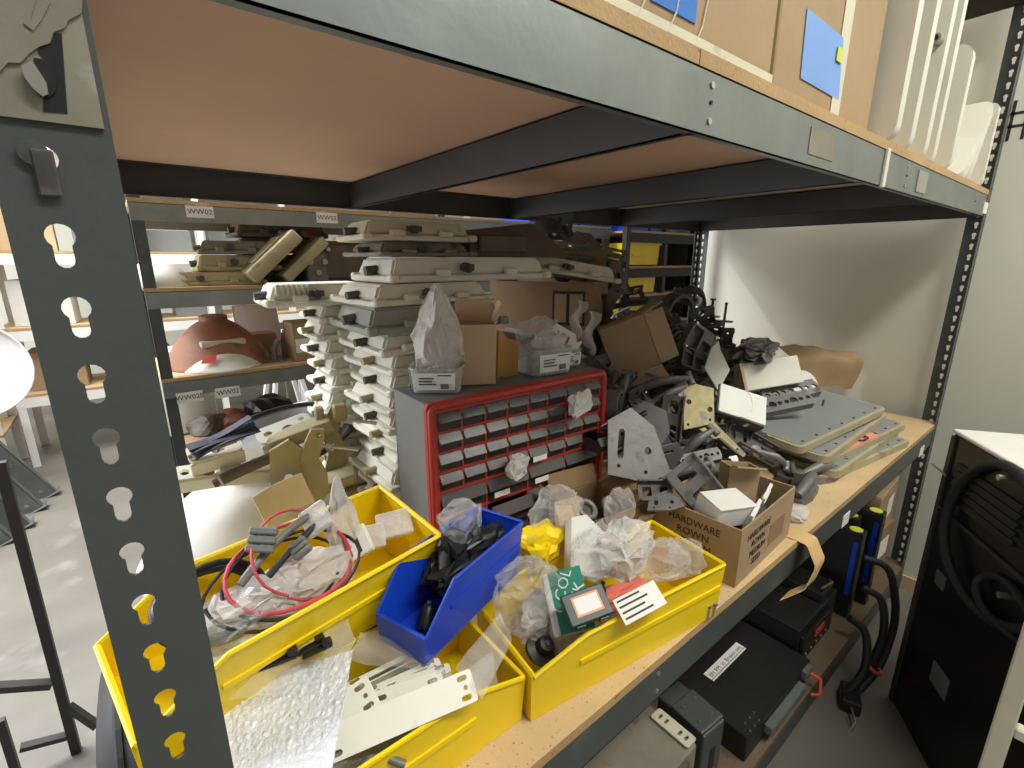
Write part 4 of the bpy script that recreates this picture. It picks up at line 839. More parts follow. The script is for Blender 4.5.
# ---- dome, yoke bracket and dish behind the wire bin
dome('lamp_globe', 'large white dome diffuser behind the yellow wire bin', 'diffuser', .235, .20, 'white_plastic', (.225, .83, .001))
o = thing('mast_yoke', 'olive cast yoke bracket with two long bolts on the white dome', 'bracket', at(305, 455, 'y', .72)+Vector((0, 0, -.09)), R(-12))
sc = [(-.035, -.0), (.0, -.012), (.018, .02), (.02, .06), (.005, .10), (.02, .14), (.022, .165), (-.004, .17), (-.02, .14), (-.032, .10), (-.022, .05)]
Tp = Matrix(((1, 0, 0, 0), (0, 0, -1, 0), (0, 1, 0, 0), (0, 0, 0, 1)))
MB().plate(sc, [circ(.01, .155, .006, 8)], .014, TR((0.02, -.05, 0)) @ Tp).obj('side_plate', 'olive_cast', o); MB().plate(sc, [circ(.01, .155, .006, 8)], .014, TR((.075, .05, .02)) @ Tp).obj('side_plate', 'olive_cast', o)
MB().plate([(-.06, 0), (-.02, -.02), (.02, .02), (.02, .12), (-.01, .15), (-.05, .13)], [circ(-.02, .06, .012, 10)], .012, TR((-.02, -.04, 0)) @ Tp).obj('cheek', 'olive_cast', o)
MB().rbox(-.04, -.03, .125, .10, .04, .155, .006, 2, TR((0, 0, 0), (0, R(-14), 0))).obj('crossbar', 'olive_cast', o); MB().rbox(0, -.04, -.01, .11, .05, .012, .004, 1, TR((0, 0, 0), (0, R(-14), 0))).obj('base_web', 'olive_cast', o)
for y_, z_, x_ in ((-.06, .13, .03), (.0, .165, .085)):
    b = MB().cyl((x_, y_, z_), (x_+.075, y_-.035, z_-.012), .0042, 8).obj('bolt', 'bolt_steel', o, smooth=60); MB().cyl((x_+.014, y_-.006, z_-.003), (x_+.026, y_-.012, z_-.005), .009, 6).obj('nut', 'bolt_steel', b)
MB().rbox(.07, -.01, .16, .10, .02, .20, .004, 1).obj('hinge_lug', 'olive_cast', o); MB().rbox(.03, .0, .165, .05, .03, .195, .004, 1).obj('hinge_lug', 'olive_cast', o)
for k, (px, py, w, h, an, mm, lb) in enumerate(((252, 462, .13, .07, -12, 'cream_paint', 'pale bracket plate with round holes left of the yoke'), (215, 450, .10, .055, 4, 'cream_white', 'cream bracket plate at the left, partly behind the post'), (285, 430, .12, .05, 12, 'cream_white', 'white plate strip behind the yoke'), (205, 472, .12, .04, -6, 'cream_white', 'rounded white casting lying left on the dome'))):
    P_ = at(px, py, 'y', .76); o = thing('bracket_plate', lb, 'bracket', P_, (R(24), R(-an), 0))
    MB().plate(rrect(-w/2, -h/2, w/2, h/2, .015), [circ(-w*.3, 0, .009, 10), circ(w*.05, -.008, .013, 12), circ(w*.34, .006, .007, 8)], .008).obj('plate', mm, o); MB().rbox(-w/2, -h/2-.004, -.03, w/2, -h/2+.004, .004, .002, 1).obj('flange', mm, o)
P_ = at(228, 440, 'y', .74); o = thing('strap_bundle', 'folded dark navy strap lying on the pale brackets', 'strap', P_, (R(10), R(-14), R(8))); mat('navy', (54, 58, 78), .6, 0, .14)
for k in range(4): sheet(10, 2, lambda u, v: (-.07+.13*u, -.02+.02*v+.008*k, .006*math.sin(u*4+k)+.005*k), .003).obj('fold', 'navy', o)
P_ = at(205, 452, 'y', .74); o = thing('wooden_handle', 'tan rounded handle at the left end of the navy strap', 'handle', P_, (0, R(-8), 0)); MB().tube([(-.03, 0, 0), (0, 0, .004), (.06, 0, .004)], [.005, .008, .006], 8).obj('grip', 'cardboard', o, smooth=60); MB().cyl((.06, 0, .004), (.075, 0, .004), .004, 8).obj('ferrule', 'bolt_steel', o)
P_ = at(258, 468, 'y', .70); o = thing('pipe_clamp', 'brown cylinder clamp lying before the pale bracket plate', 'clamp', P_+Vector((-.02, 0, .0)), (0, R(-8), 0)); MB().tube([(-.05, 0, 0), (.0, 0, .006), (.05, 0, .01)], .012, 10).obj('barrel', 'brown_grime', o, smooth=60); MB().cyl((-.055, 0, -.001), (-.065, 0, -.003), .009, 10).obj('cap', 'cast_dark', o)
o = thing('round_tray', 'black-rimmed grey round tray behind the brackets', 'tray', at(285, 440, 'y', 1.02)+Vector((.02, .03, -.02)), (R(6), R(-8), 0)); MB().lathe([(.001, 0), (.15, 0), (.17, .02), (.185, .03), (.185, .036), (.168, .026), (.148, .006), (.001, .006)], 40).obj('pan', 'cast_mid', o, smooth=40); MB().tube([(.182*math.cos(2*PI*i/40), .182*math.sin(2*PI*i/40), .033) for i in range(40)], .008, 6, True).obj('rim', 'black_metal', o, smooth=60)
P_ = at(285, 500, 'y', .60); mat('tan_paper', (214, 200, 178), .7); o = sheet(8, 6, lambda u, v: (.1*(u-.5), .02*math.sin(u*3), .07*(v-.5)), .002).obj('card_sheet', 'tan_paper', None, P_, (R(-12), R(-14), 0)); tag(o, 'tan paper flap behind the rim of the wire bin', 'paper')
# ================================================================== scrap pile, cartons, plates at the right of the shelf
def pile(px, py, lift=0.):
    """pixel -> point on the sloping face of the scrap pile (rises from the shelf front to the back)"""
    d = _f+_r*((px-512)/FPX)-_u*((py-384)/FPX); a, b = .15-.62*.22+lift, .62
    t = (a+b*CAMP.y-CAMP.z)/(d.z-b*d.y); return CAMP+d*t
def sp(px, py): return (pile(px, py)-CAMP).dot(_f)/FPX
random.seed(21)
def k_angle(o, w, l, h, mm, t=.006):
    MB().plate(rrect(-w/2, -l/2, w/2, l/2, w*.15), [slot(-w*.22, 0, l*.4, w*.14, PI/2), slot(w*.22, 0, l*.4, w*.14, PI/2)], t).obj('base_plate', mm, o)
    MB().plate(rrect(-w/2, 0, w/2, h, w*.12), [circ(0, h*.62, w*.13), circ(-w*.28, h*.3, w*.06, 8), circ(w*.28, h*.3, w*.06, 8)], t, TR((0, l/2-t, 0), (R(90), 0, 0))).obj('upright_plate', mm, o)
    for s in (-1, 1): MB().plate([(0, 0), (l*.5, 0), (0, h*.5)], [], t*.7, TR((s*w*.42, l/2-t, t*.5), (R(90), 0, R(-90)))).obj('gusset', mm, o)
def k_channel(o, l, w, h, mm, t=.004, win=2):
    hs = [rrect(-l/2+l*(k+.25)/win, -w*.26, -l/2+l*(k+.78)/win, w*.26, w*.05) for k in range(win)]
    MB().plate(rect(-l/2, -w/2, l/2, w/2), hs, t).obj('web', mm, o)
    for s in (-1, 1):
        MB().plate(rrect(-l/2, 0, l/2, h, h*.12), [slot(-l*.28, h*.5, l*.22, h*.3), slot(l*.05, h*.5, l*.12, h*.3), slot(l*.32, h*.5, l*.2, h*.3)], t, TR((0, s*w/2+(t if s > 0 else 0), 0), (R(90), 0, 0))).obj('flange', mm, o)
def k_clamp(o, r, w, mm):
    n = 12; m = MB(); v = []; f = []
    for i in range(n+1):
        a = PI*i/n
        for (rr, y) in ((r, -w/2), (r*1.22, -w/2), (r*1.22, w/2), (r, w/2)): v.append((rr*math.cos(a), y, rr*math.sin(a)))
    for i in range(n):
        for j in range(4): f.append((i*4+j, i*4+(j+1) % 4, (i+1)*4+(j+1) % 4, (i+1)*4+j))
    f += [(0, 1, 2, 3), tuple(n*4+j for j in (3, 2, 1, 0))]; m.add(v, f); m.obj('saddle', mm, o, smooth=40)
    for s in (-1, 1):
        MB().plate(rrect(r if s > 0 else -r*1.75, -w/2, r*1.75 if s > 0 else -r, w/2, w*.2), [circ(s*r*1.45, 0, w*.18, 8)], r*.2).obj('ear', mm, o)
        b = MB().cyl((s*r*1.45, 0, -r*.5), (s*r*1.45, 0, r*.55), w*.12, 8).obj('bolt', 'cast_mid', o)
def k_arm(o, l, r, mm):
    MB().tube([(-l/2, 0, 0), (-l*.25, 0, l*.06), (0, 0, l*.16), (l*.25, 0, l*.10), (l/2, 0, -l*.05)], [r*.8, r, r*1.1, r*.9, r*.7], 10).obj('arm', mm, o, smooth=60)
    MB().lathe([(.001, 0), (r*2, 0), (r*2, r*.6), (r, r*.8), (.001, r*.8)], 14, T=TR((-l/2, 0, -r*.4))).obj('pivot_boss', mm, o, smooth=40)
    MB().cyl((l/2, -r*1.6, -l*.05), (l/2, r*1.6, -l*.05), r*.9, 10).obj('end_boss', mm, o, smooth=60)
def k_housing(o, w, h, d, mm):
    MB().plate(rrect(-w/2, -h/2, w/2, h/2, w*.08), [rrect(-w*.4, -h*.42, -w*.04, h*.40, w*.04), rrect(w*.06, -h*.40, w*.4, h*.12, w*.04)], d*.5, TR((0, 0, d*.5))).obj('front_frame', mm, o)
    MB().rbox(-w/2, -h/2, 0, w/2, h/2, d*.5, .004, 1).obj('back_box', mm, o)
    for x, y in ((-.42, .45), (.42, .45), (.42, -.45)): MB().cyl((w*x, h*y, d), (w*x, h*y, d*1.12), w*.05, 8).obj('screw', 'bolt_steel', o)
def k_rail(o, l, w, mm, n=7):
    MB().plate(rrect(-l/2, -w/2, l/2, w/2, w*.3), [circ(-l*.42+l*.84*k/(n-1), 0, w*(.28 if k % 3 == 1 else .17), 8) for k in range(n)], .008).obj('web', mm, o)
    for s in (-1, 1): MB().box(-l/2+.004, s*w/2-.003, -.02, l/2-.004, s*w/2+.003, .009).obj('edge_rib', mm, o)
def k_yplate(o, w, h, mm):
    MB().plate([(-w/2, -h*.3), (w*.1, -h*.5), (w/2, -h*.42), (w*.42, h*.2), (w*.12, h*.5), (-w*.3, h*.38)], [slot(-w*.18, h*.05, h*.4, w*.1, R(72)), circ(w*.22, -h*.1, w*.06, 8), circ(-w*.3, -h*.22, w*.03, 8), circ(w*.1, -h*.36, w*.03, 8)], .006).obj('plate', mm, o)
    MB().box(-w*.3, h*.40, -.03, w*.12, h*.41, .004, TR((0, 0, 0), (0, 0, R(16)))).obj('flange', mm, o)
K = {'angle': k_angle, 'channel': k_channel, 'clamp': k_clamp, 'arm': k_arm, 'housing': k_housing, 'rail': k_rail, 'yplate': k_yplate}
GP = 'metal brackets in the scrap pile'
def br_(kind, label, px, py, ang, rx, ry, args, mm='cast_dark', lift=0., name=None):
    s = sp(px, py); o = facething(name or {'angle': 'angle_bracket', 'channel': 'channel_bracket', 'clamp': 'saddle_clamp', 'arm': 'pivot_arm', 'housing': 'motor_housing', 'rail': 'perforated_rail', 'yplate': 'bracket_plate'}[kind], label, 'bracket', pile(px, py, lift), ang, rx, ry, GP)
    K[kind](o, *[a*s for a in args], mm); return o
# args below are sizes in photo pixels at that spot
br_('yplate', 'large pale steel bracket plate right of the drawer cabinet', 632, 446, 8, -15, 10, (62, 74), 'cast_light', .03)
br_('yplate', 'pale bent steel plate joined behind the large pale bracket', 645, 425, -42, 5, -20, (54, 48), 'cast_light', .0)
br_('yplate', 'grey two-slot plate at the right of the large pale bracket', 664, 458, -70, -10, 30, (40, 44), 'cast_mid', .01)
br_('channel', 'light grey channel with two square windows above the marked carton', 694, 484, -50, -4, 4, (48, 32, 8), 'cast_light', .06)
br_('housing', 'grey twin-window housing right of the tilted carton', 692, 344, -32, -10, 15, (30, 30, 12), 'cast_mid', .04)
br_('housing', 'dark twin-window housing low against the twin-window grey one', 688, 362, -20, -20, 10, (26, 22, 10), 'cast_dark', .0)
br_('arm', 'dark forked arm lying under the tilted carton', 655, 386, 14, -20, 0, (70, 4), 'cast_dark', .04)
br_('arm', 'second dark forked arm just below the first', 668, 396, 24, -20, 10, (62, 3.4), 'cast_mid', .02)
br_('clamp', 'round dark elbow clamp near the back post', 676, 312, 30, -60, 20, (15, 14), 'cast_dark', .02)
br_('clamp', 'dark saddle clamp at the top of the pile beside the back post', 690, 302, -30, -50, 10, (12, 12), 'cast_dark', .02)
br_('angle', 'dark angle bracket topmost by the two upright studs', 706, 325, 10, -70, 0, (26, 24, 16), 'cast_dark', .02)
br_('angle', 'dark square block bracket at the right end of the pile top', 727, 345, 0, -60, 0, (12, 14, 16), 'cast_dark', .02)
br_('channel', 'dark channel beneath the upright studs', 712, 338, -18, -40, 0, (40, 18, 9), 'cast_dark', .0)
br_('clamp', 'curved dark clamp band against the cabinet side', 613, 408, 70, -30, 30, (15, 16), 'cast_dark', .02)
br_('arm', 'dark curved lever behind the cabinet edge', 622, 395, 75, -20, 0, (45, 4), 'cast_mid', .0)
br_('angle', 'dark angle bracket between lever and forked arms', 640, 404, 30, -40, 20, (22, 20, 18), 'cast_dark', .0)
br_('channel', 'dark channel standing behind the brass plate', 672, 420, 80, -20, 10, (50, 18, 10), 'cast_dark', .0)
br_('arm', 'grey bent bar below the brass plate', 698, 442, 40, -30, 0, (38, 4), 'cast_mid', .03)
br_('rail', 'grey flat bar lying across the pile above the windowed channel', 700, 458, 12, -30, 0, (40, 10, ), 'cast_mid', .03)
br_('angle', 'black angle bracket below the white circle plate', 738, 437, -20, -30, 10, (30, 24, 20), 'cast_dark', .01)
br_('channel', 'dark channel lying under the stacked plates edge', 755, 448, -30, -40, 0, (44, 20, 8), 'cast_dark', .0)
br_('clamp', 'dark round clamp behind the windowed channel', 712, 475, 20, -20, 10, (10, 12), 'cast_dark', .01)
br_('arm', 'long dark bar sloping right from the pile centre', 690, 470, 20, -20, 0, (44, 4), 'cast_mid', .01)
br_('angle', 'dark gusset bracket beneath the brass plate tail', 715, 455, -40, -20, 0, (24, 24, 16), 'cast_dark', .0)
br_('channel', 'dark channel low between the pale bracket and the marked carton', 655, 492, 0, -30, 0, (34, 18, 8), 'cast_dark', .01)
br_('yplate', 'flat grey casting on top of the marked carton', 663, 503, 10, -50, 0, (36, 22), 'cast_mid', .02)
br_('clamp', 'dark clamp jammed behind the tilted carton', 658, 322, 10, -40, 0, (12, 14), 'cast_dark', .0)
br_('rail', 'upper perforated grey rail below the white box', 790, 392, 12, -40, 0, (54, 15), 'cast_light', .03)
br_('rail', 'lower perforated grey rail on the plate stack', 786, 403, 12, -40, 0, (50, 14), 'cast_mid', .02)
br_('arm', 'small pale hinge arm left of the plate stack', 772, 458, -25, -30, 0, (34, 3), 'cast_light', .01)
# brass coloured bracket
mat('brass_plate', (184, 172, 124), .45, .25, .22, 22, .1, 50, spots=((150, 146, 134), 20, .54))
s = sp(700, 408); o = facething('brass_bracket', 'yellow zinc bracket plate with a long pointed tail', 'bracket', pile(700, 408, .04), -4, -12, 0)
MB().plate([(-16*s, -22*s), (13*s, -14*s), (13*s, 20*s), (-10*s, 24*s), (-16*s, 20*s)], [circ(-11*s, 5*s, 2.6*s), circ(9*s, -1*s, 2.6*s), circ(-12*s, -17*s, 1.3*s, 8), circ(9*s, -11*s, 1.3*s, 8)], .004).obj('plate', 'brass_plate', o)
MB().plate([(-2*s, -21*s), (13*s, -14*s), (41*s, -41*s), (39*s, -44*s)], [circ(16*s, -23*s, 1.3*s, 8), circ(33*s, -37*s, 1.2*s, 8)], .004, TR((0, 0, .006))).obj('tail', 'brass_plate', o)
MB().box(-21*s, 4*s, -.02, -16*s, 18*s, .002).obj('side_flange', 'brass_plate', o)
# cream and white plates in the pile
s = sp(716, 365); o = facething('cream_plate', 'cream diamond-set plate standing in the middle of the pile', 'plate', pile(716, 365, .05), 0, -8, 10)
MB().plate([(-13*s, -3*s), (-4*s, 16*s), (4*s, 23*s), (5*s, 14*s), (13*s, -5*s), (-1*s, -25*s)], [], .006).obj('face', 'cream_white', o); MB().box(-12*s, -6*s, -.02, -8*s, 0, .001).obj('return_edge', 'cream_white', o)
s = sp(743, 404); o = facething('cover_plate', 'white square cover plate embossed with a half circle', 'plate', pile(743, 404, .05), -17, -22, 6)
MB().rbox(-25*s, -15*s, -.012, 24*s, 14*s, .004, .003, 2).obj('face', 'white_plastic', o); MB().tube([(9*s*math.cos(a)+0, 14*s*math.sin(a), .004) for a in [-PI/2+PI*k/14 for k in range(15)]], .0016, 5).obj('embossed_ring', 'cream_white', o)
s = sp(772, 373); o = facething('white_box', 'battered white carton on the perforated rails', 'box', pile(772, 373, .07), 9, -8, 0)
MB().rbox(-27*s, -13*s, -.14, 27*s, 13*s, 0, .004, 2).obj('body', 'cream_white', o); MB().box(-30*s, -12*s, -.03, -27.4*s, 13*s, .002, TR((0, 0, 0), (0, R(8), 0))).obj('end_flap', 'cardboard_pale', o)
bag('grey crumpled plastic on top of the white carton', (.30, .14, .075), pile(770, 357, .09)+Vector((0, .05, -.02)), .3, 'cast_light', 77, sub=4, amp=.38, name='plastic_wrap', cat='wrap')
bag('dark crumpled cover at the left of the white carton', (.22, .16, .06), pile(740, 362, .03)+Vector((.05, .1, -.02)), .3, 'dirty_grey', 72, sub=3, amp=.4, name='plastic_wrap', cat='wrap')
# two studs standing up
for k, (px, py, h, lb) in enumerate(((711, 317, 16, 'upright dark stud with head at the pile top, nearer the back post'), (724, 322, 17, 'upright plain dark stud at the pile top, farther from the post'))):
    P_ = pile(px, py, .03); s = sp(px, py); o = thing('threaded_stud', lb, 'bolt', P_, (0, R(3), 0)); MB().cyl((0, 0, -.04), (0, 0, h*s), 1.2*s, 8).obj('shank', 'cast_dark', o)
    MB().cyl((0, 0, h*s), (0, 0, h*s+1.6*s), (2.6 if k == 0 else 1.4)*s, 6).obj('head', 'cast_dark', o); MB().plate(circ(0, 0, 8*s, 12), [circ(0, 0, 1.3*s, 8)], .006).obj('washer_plate', 'cast_mid', o)
# brown paper curl with torn edge, white disc
KC = [at(776, 345, 'y', .50), at(836, 353, 'y', .44), at(853, 388, 'y', .34), at(806, 386, 'y', .42)]
def curl(u, v):
    p = (KC[0]*(1-u)+KC[1]*u)*(1-v)+(KC[3]*(1-u)+KC[2]*u)*v
    return p+Vector((0, -.05, .06))*math.sin(PI*v)*(.3+.7*u)+Vector((0, -.03, .03))*noise.noise(Vector((u*3.5, v*2.5, 1)))+Vector((0, 0, .02))*math.sin(PI*u)
tag(sheet(26, 16, curl, .002).obj('kraft_paper', 'cardboard', None, None, smooth=40), 'curled brown kraft paper behind the plate stack', 'paper')
# plate stack: five cream-rimmed panels
mat('door_rim', (176, 166, 134), .5, 0, .12, 9, .06, 50, spots=((120, 106, 78), 14, .62)); mat('plate_grey', (138, 142, 141), .5, .1, .06, 6, .03, 60); mat('salmon', (232, 140, 124), .6, 0, .05)
def panel(label, c, L_, w, rot, top='plate_grey', dots=True):
    o = thing('access_door', label, 'panel', c, rot, 'panels stacked at the right end of the shelf'); t = .023
    MB().plate(rrect(-L_/2, -w/2, L_/2, w/2, .025, 4), [], t).obj('rim', 'door_rim', o, smooth=30)
    MB().plate(rrect(-L_/2+.012, -w/2+.012, L_/2-.012, w/2-.012, .018, 4), [], .0015, TR((0, 0, t))).obj('face', top, o)
    if dots:
        for k in range(7):
            for y in (-w/2+.022, w/2-.022): MB().cyl((-L_*.42+L_*.14*k, y, t+.001), (-L_*.42+L_*.14*k, y, t+.004), .0045, 6).obj('rivet', 'cast_dark', o)
    return o
plates = [(1.99, .215, .001, 0, -.06, 'lowest door panel of the stack, lying on the shelf'), (2.00, .22, .026, 1, .05, 'second door panel from the bottom of the stack'), (2.02, .225, .051, 1.5, -.03, 'middle door panel, with a salmon patch'), (1.97, .245, .082, 2.5, .08, 'fourth door panel, splayed over the salmon-patched one'), (1.93, .265, .118, 4, -.02, 'topmost grey door panel of the stack')]
for k, (x, y, z, tl, rz, lb) in enumerate(plates):
    o = panel(lb, (x, y, z), .62, .36-.01*k, (R(tl), R(-tl*.5), rz+R(-4)))
    if k == 2: MB().box(-.14, -.165, .0247, .08, -.05, .0255).obj('salmon_patch', 'salmon', o)
    if k == 2: MB().tube([(-.02+.03*math.cos(a), -.15+.012*math.sin(a), .030) for a in [k_*.6 for k_ in range(11)]], .003, 5).obj('wire_loop', 'black_plastic', o)
    if k == 4: MB().cyl((.12, -.02, .024), (.12, -.02, .048), .004, 8).obj('stud', 'cast_dark', o)
o = thing('white_disc', 'white half-round disc leaning on the top door panel', 'disc', (2.2, .36, .16), (R(70), 0, R(-20))); MB().lathe([(.001, 0), (.07, 0), (.075, .006), (.07, .012), (.001, .012)], 28).obj('plate', 'white_plastic', o, smooth=40); MB().cyl((0, 0, .012), (0, 0, .016), .01, 10).obj('hub', 'white_plastic', o)
# castings, bag and tape on the shelf before the plates
for k, (px, py, sz, rz, mm, lb) in enumerate(((806, 490, .15, .2, 'cast_mid', 'grey winged casting on the shelf before the plate stack'), (822, 474, .13, -.3, 'cast_light', 'pale ridged casting tucked under the plate stack'), (790, 472, .10, .9, 'cast_dark', 'dark round casting left of the winged one'))):
    P_ = at(px, py+8, 'z', 0); o = thing('casting', lb, 'casting', P_+Vector((0, .03, .001)), rz)
    m = MB(); m.plate([(-sz*.55, -sz*.2), (-sz*.1, -sz*.32), (sz*.35, -sz*.34), (sz*.55, -sz*.1), (sz*.4, sz*.15), (0, sz*.1), (-sz*.3, sz*.3), (-sz*.6, sz*.1)], [circ(-sz*.35, 0, sz*.08), circ(sz*.3, -sz*.12, sz*.06)], .02); m.obj('web', mm, o)
    MB().tube([(-sz*.5, -sz*.1, .03), (-sz*.1, -sz*.2, .055), (sz*.3, -sz*.2, .05), (sz*.5, -sz*.05, .02)], [sz*.09, sz*.12, sz*.11, sz*.07], 10).obj('ridge', mm, o, smooth=60); MB().cyl((sz*.2, 0, .015), (sz*.2, 0, .06), sz*.1, 12).obj('boss', mm, o, smooth=50)
bag('small flat clear bag on the shelf beside the marked carton', (.09, .06, .025), at(796, 517, 'z', 0)+Vector((0, 0, .001)), .2, 'milky_bag', 73, sub=3)
# masking tape strip curling over the shelf edge
mat('kraft_tape', (206, 172, 118), .6, 0, .05, 6)
p0, p1 = at(786, 528, 'z', .002), at(800, 545, 'z', .002); ex = Vector((1, 0, 0))
def tape(u, v):
    pth = [Vector((1.29, .07, .0022)), Vector((1.30, .01, .003)), Vector((1.31, -.022, -.004)), Vector((1.305, -.05, -.05)), Vector((1.27, -.045, -.10)), Vector((1.22, -.012, -.125))]
    t = v*(len(pth)-1); i = min(int(t), len(pth)-2); q = pth[i].lerp(pth[i+1], t-i); return q+Vector((.06*(u-.5), 0, 0))
tag(sheet(3, 24, tape, .0012).obj('kraft_strip', 'kraft_tape', None, None, smooth=60), 'tan paper strip curling over the front shelf edge', 'paper strip')
# ---- marked carton and what stands in it
hw = open_carton('open_carton', 'brown carton hand-lettered HARDWARE on the shelf front', .30, .20, .135, (1.125, .115, .001), R(3), 'cardboard', ())
for k, (s_, h_) in enumerate((('HARDWARE', .103), ('ROWN', .077), ('MEDIUM', .052), ('SEED', .028))):
    txt(s_, .024, 'ink', hw, AX((-.1508, .004, h_+.004), (0, -1, 0), (-1, 0, 0)), 'handwriting', sx=.92 if k == 0 else 1.0)
for k, (s_, z_) in enumerate((('HARDWARE', .102), ('ROWN', .078), ('MEDIUM', .054), ('SEED', .030))): txt(s_, .022, 'ink', hw, AX((-.055, -.1008, z_), (1, 0, 0), (0, -1, 0)), 'handwriting')
MB().box(.01, -.1006, .03, .10, -.1003, .085).obj('printed_panel', 'cardboard_dark', hw)
o = thing('small_box', 'white box lying in the marked carton', 'box', (1.045, .085, .108), (R(8), R(6), R(-16))); MB().rbox(-.055, -.035, 0, .055, .035, .05, .004, 2).obj('body', 'white_card', o); MB().box(-.055, -.034, .0505, .055, .034, .053, TR((0, 0, 0), (R(3), 0, 0))).obj('lid', 'white_card', o)
o = open_carton('small_open_box', 'tan box with a white lid flap in the marked carton', .075, .05, .085, (1.155, .110, .112), (R(-6), R(6), R(-36)), 'cardboard', (('-y', .028, 75),), cat='box')
for k, (px, py, sc_, lb) in enumerate(((752, 470, 1., 'crumpled white paper behind the tan lidded box'), (765, 488, .7, 'white paper strip sagging over the marked carton'))):
    P_ = at(px, py, 'y', .17); tag(sheet(12, 8, lambda u, v: (.14*sc_*(u-.5), .08*sc_*(v-.5)+.02*noise.noise(Vector((u*4, v*3, k))), .03*noise.noise(Vector((u*3, v*3, k+5)))-.05*u*sc_), .001).obj('paper_sheet', 'paper', None, P_, (R(35), R(12), R(-12)), smooth=70), lb, 'paper')
for k, (x, y, lb) in enumerate(((1.19, .07, 'white card at the right end of the marked carton'), (1.09, .05, 'white folded card against the near wall of the marked carton'))):
    o = thing('card', lb, 'card', (x, y, .09), (R(20), R(-10), .2)); MB().rbox(-.035, -.004, 0, .035, .004, .06, .001, 1).obj('panel', 'white_card', o); MB().rbox(-.03, -.007, .01, .03, -.004, .045, .001, 1).obj('fold', 'white_card', o)
bag('dark hardware filling the marked carton', (.27, .17, .11), (1.125, .115, .006), 0, 'cast_dark', 74, amp=.35, name='loose_hardware', cat='hardware')
sb = open_carton('open_carton', 'low brown carton behind the yellow bin, holding grey rings', .15, .15, .12, (.86, .305, .001), R(-8), 'cardboard_dark', (('+x', .05, 50), ('-x', .05, 40), ('+y', .05, 20)))
for k, (dx, dy, lb) in enumerate(((-.02, .02, 'grey ring fitting at the left in the low carton'), (.03, -.01, 'grey ring fitting at the right in the low carton'))):
    o = thing('ring_fitting', lb, 'fitting', (.87+dx, .305+dy, .085), (R(35), R(20*k), 0)); m = MB(); m.tube([(.022*math.cos(2*PI*i/20), .022*math.sin(2*PI*i/20), .015) for i in range(20)], .008, 8, True); m.obj('ring', 'cast_light', o, smooth=60); MB().lathe([(.001, 0), (.02, 0), (.02, .012), (.001, .012)], 16).obj('core', 'cast_dark', o)
bag('dark filling in the low brown carton', (.13, .13, .07), (.86, .305, .006), 0, 'cast_dark', 75, sub=3, name='loose_hardware', cat='hardware')
o = thing('carton_flap_box', 'small tan carton squeezed between the yellow bin and the cabinet', 'carton', (.715, .262, .001), R(-12)); MB().rbox(-.05, -.035, 0, .05, .035, .13, .003, 1).obj('body', 'cardboard_dark', o); MB().box(-.03, -.036, .13, .03, -.033, .195, TR((0, 0, 0), (R(-6), 0, 0))).obj('flap', 'cardboard_pale', o)
# tilted carton on the pile
BL, BR, TL = at(618, 380, 'y', .58), at(661, 364, 'y', .49), at(615, 325, 'y', .60)
wv, hv = BR-BL, TL-BL; hv -= wv.normalized()*hv.dot(wv.normalized()); dv_ = hv.cross(wv).normalized(); wl, hl = wv.length, hv.length
tc = open_carton('open_carton', 'brown carton tipped over on the scrap pile', hl, .16, wl, (0, 0, 0), 0, 'cardboard', (('+x', .07, 12), ('-y', .06, 18), ('+y', .07, -20)))
zx = wv.normalized(); xx = hv.normalized(); yy = zx.cross(xx); cc = BL+hv*.5+yy*(.08 if yy.dot(_f) > 0 else -.08)
tc.matrix_world = Matrix(((xx.x, yy.x, zx.x, cc.x), (xx.y, yy.y, zx.y, cc.y), (xx.z, yy.z, zx.z, cc.z), (0, 0, 0, 1)))
fl_ = MB(); e0, e1 = Vector((-hl/2, (-.08 if yy.dot(_f) > 0 else .08), 0)), Vector((-hl/2, (-.08 if yy.dot(_f) > 0 else .08), wl)); dn = tc.matrix_world.to_3x3().inverted() @ Vector((.055, -.01, -.06))
th_ = Vector((.004, 0, 0)); fl_.hexa([e0, e1, e1+dn, e0+dn], [e0+th_, e1+th_, e1+dn+th_, e0+dn+th_]); fl_.obj('flap', 'cardboard_pale', tc)
# bolts and nut at the front edge
for k, (px, py, lb) in enumerate(((701, 613, 'left short bolt standing on the shelf edge'), (706, 614, 'middle short bolt standing on the shelf edge'), (711, 611, 'right short bolt standing on the shelf edge'))):
    P_ = at(px, py+5, 'z', 0); o = thing('bolt', lb, 'bolt', P_+Vector((0, 0, .0005)), (R(4*k), 0, 0)); MB().cyl((0, 0, 0), (0, 0, .028), .0042, 10).obj('shank', 'bolt_steel', o, smooth=60); MB().cyl((0, 0, .028), (0, 0, .033), .0055, 6).obj('head', 'cast_light', o)
P_ = at(712, 600, 'z', 0); o = thing('hex_nut', 'dark sleeve nut on the shelf beside the bolts', 'nut', P_+Vector((0, 0, .0005))); MB().lathe([(.004, 0), (.009, 0), (.009, .014), (.007, .017), (.004, .017), (.004, 0)], 6).obj('body', 'cast_dark', o); MB().lathe([(.0041, .002), (.005, .002), (.005, .0165), (.0041, .0165)], 12).obj('thread', 'bolt_steel', o)
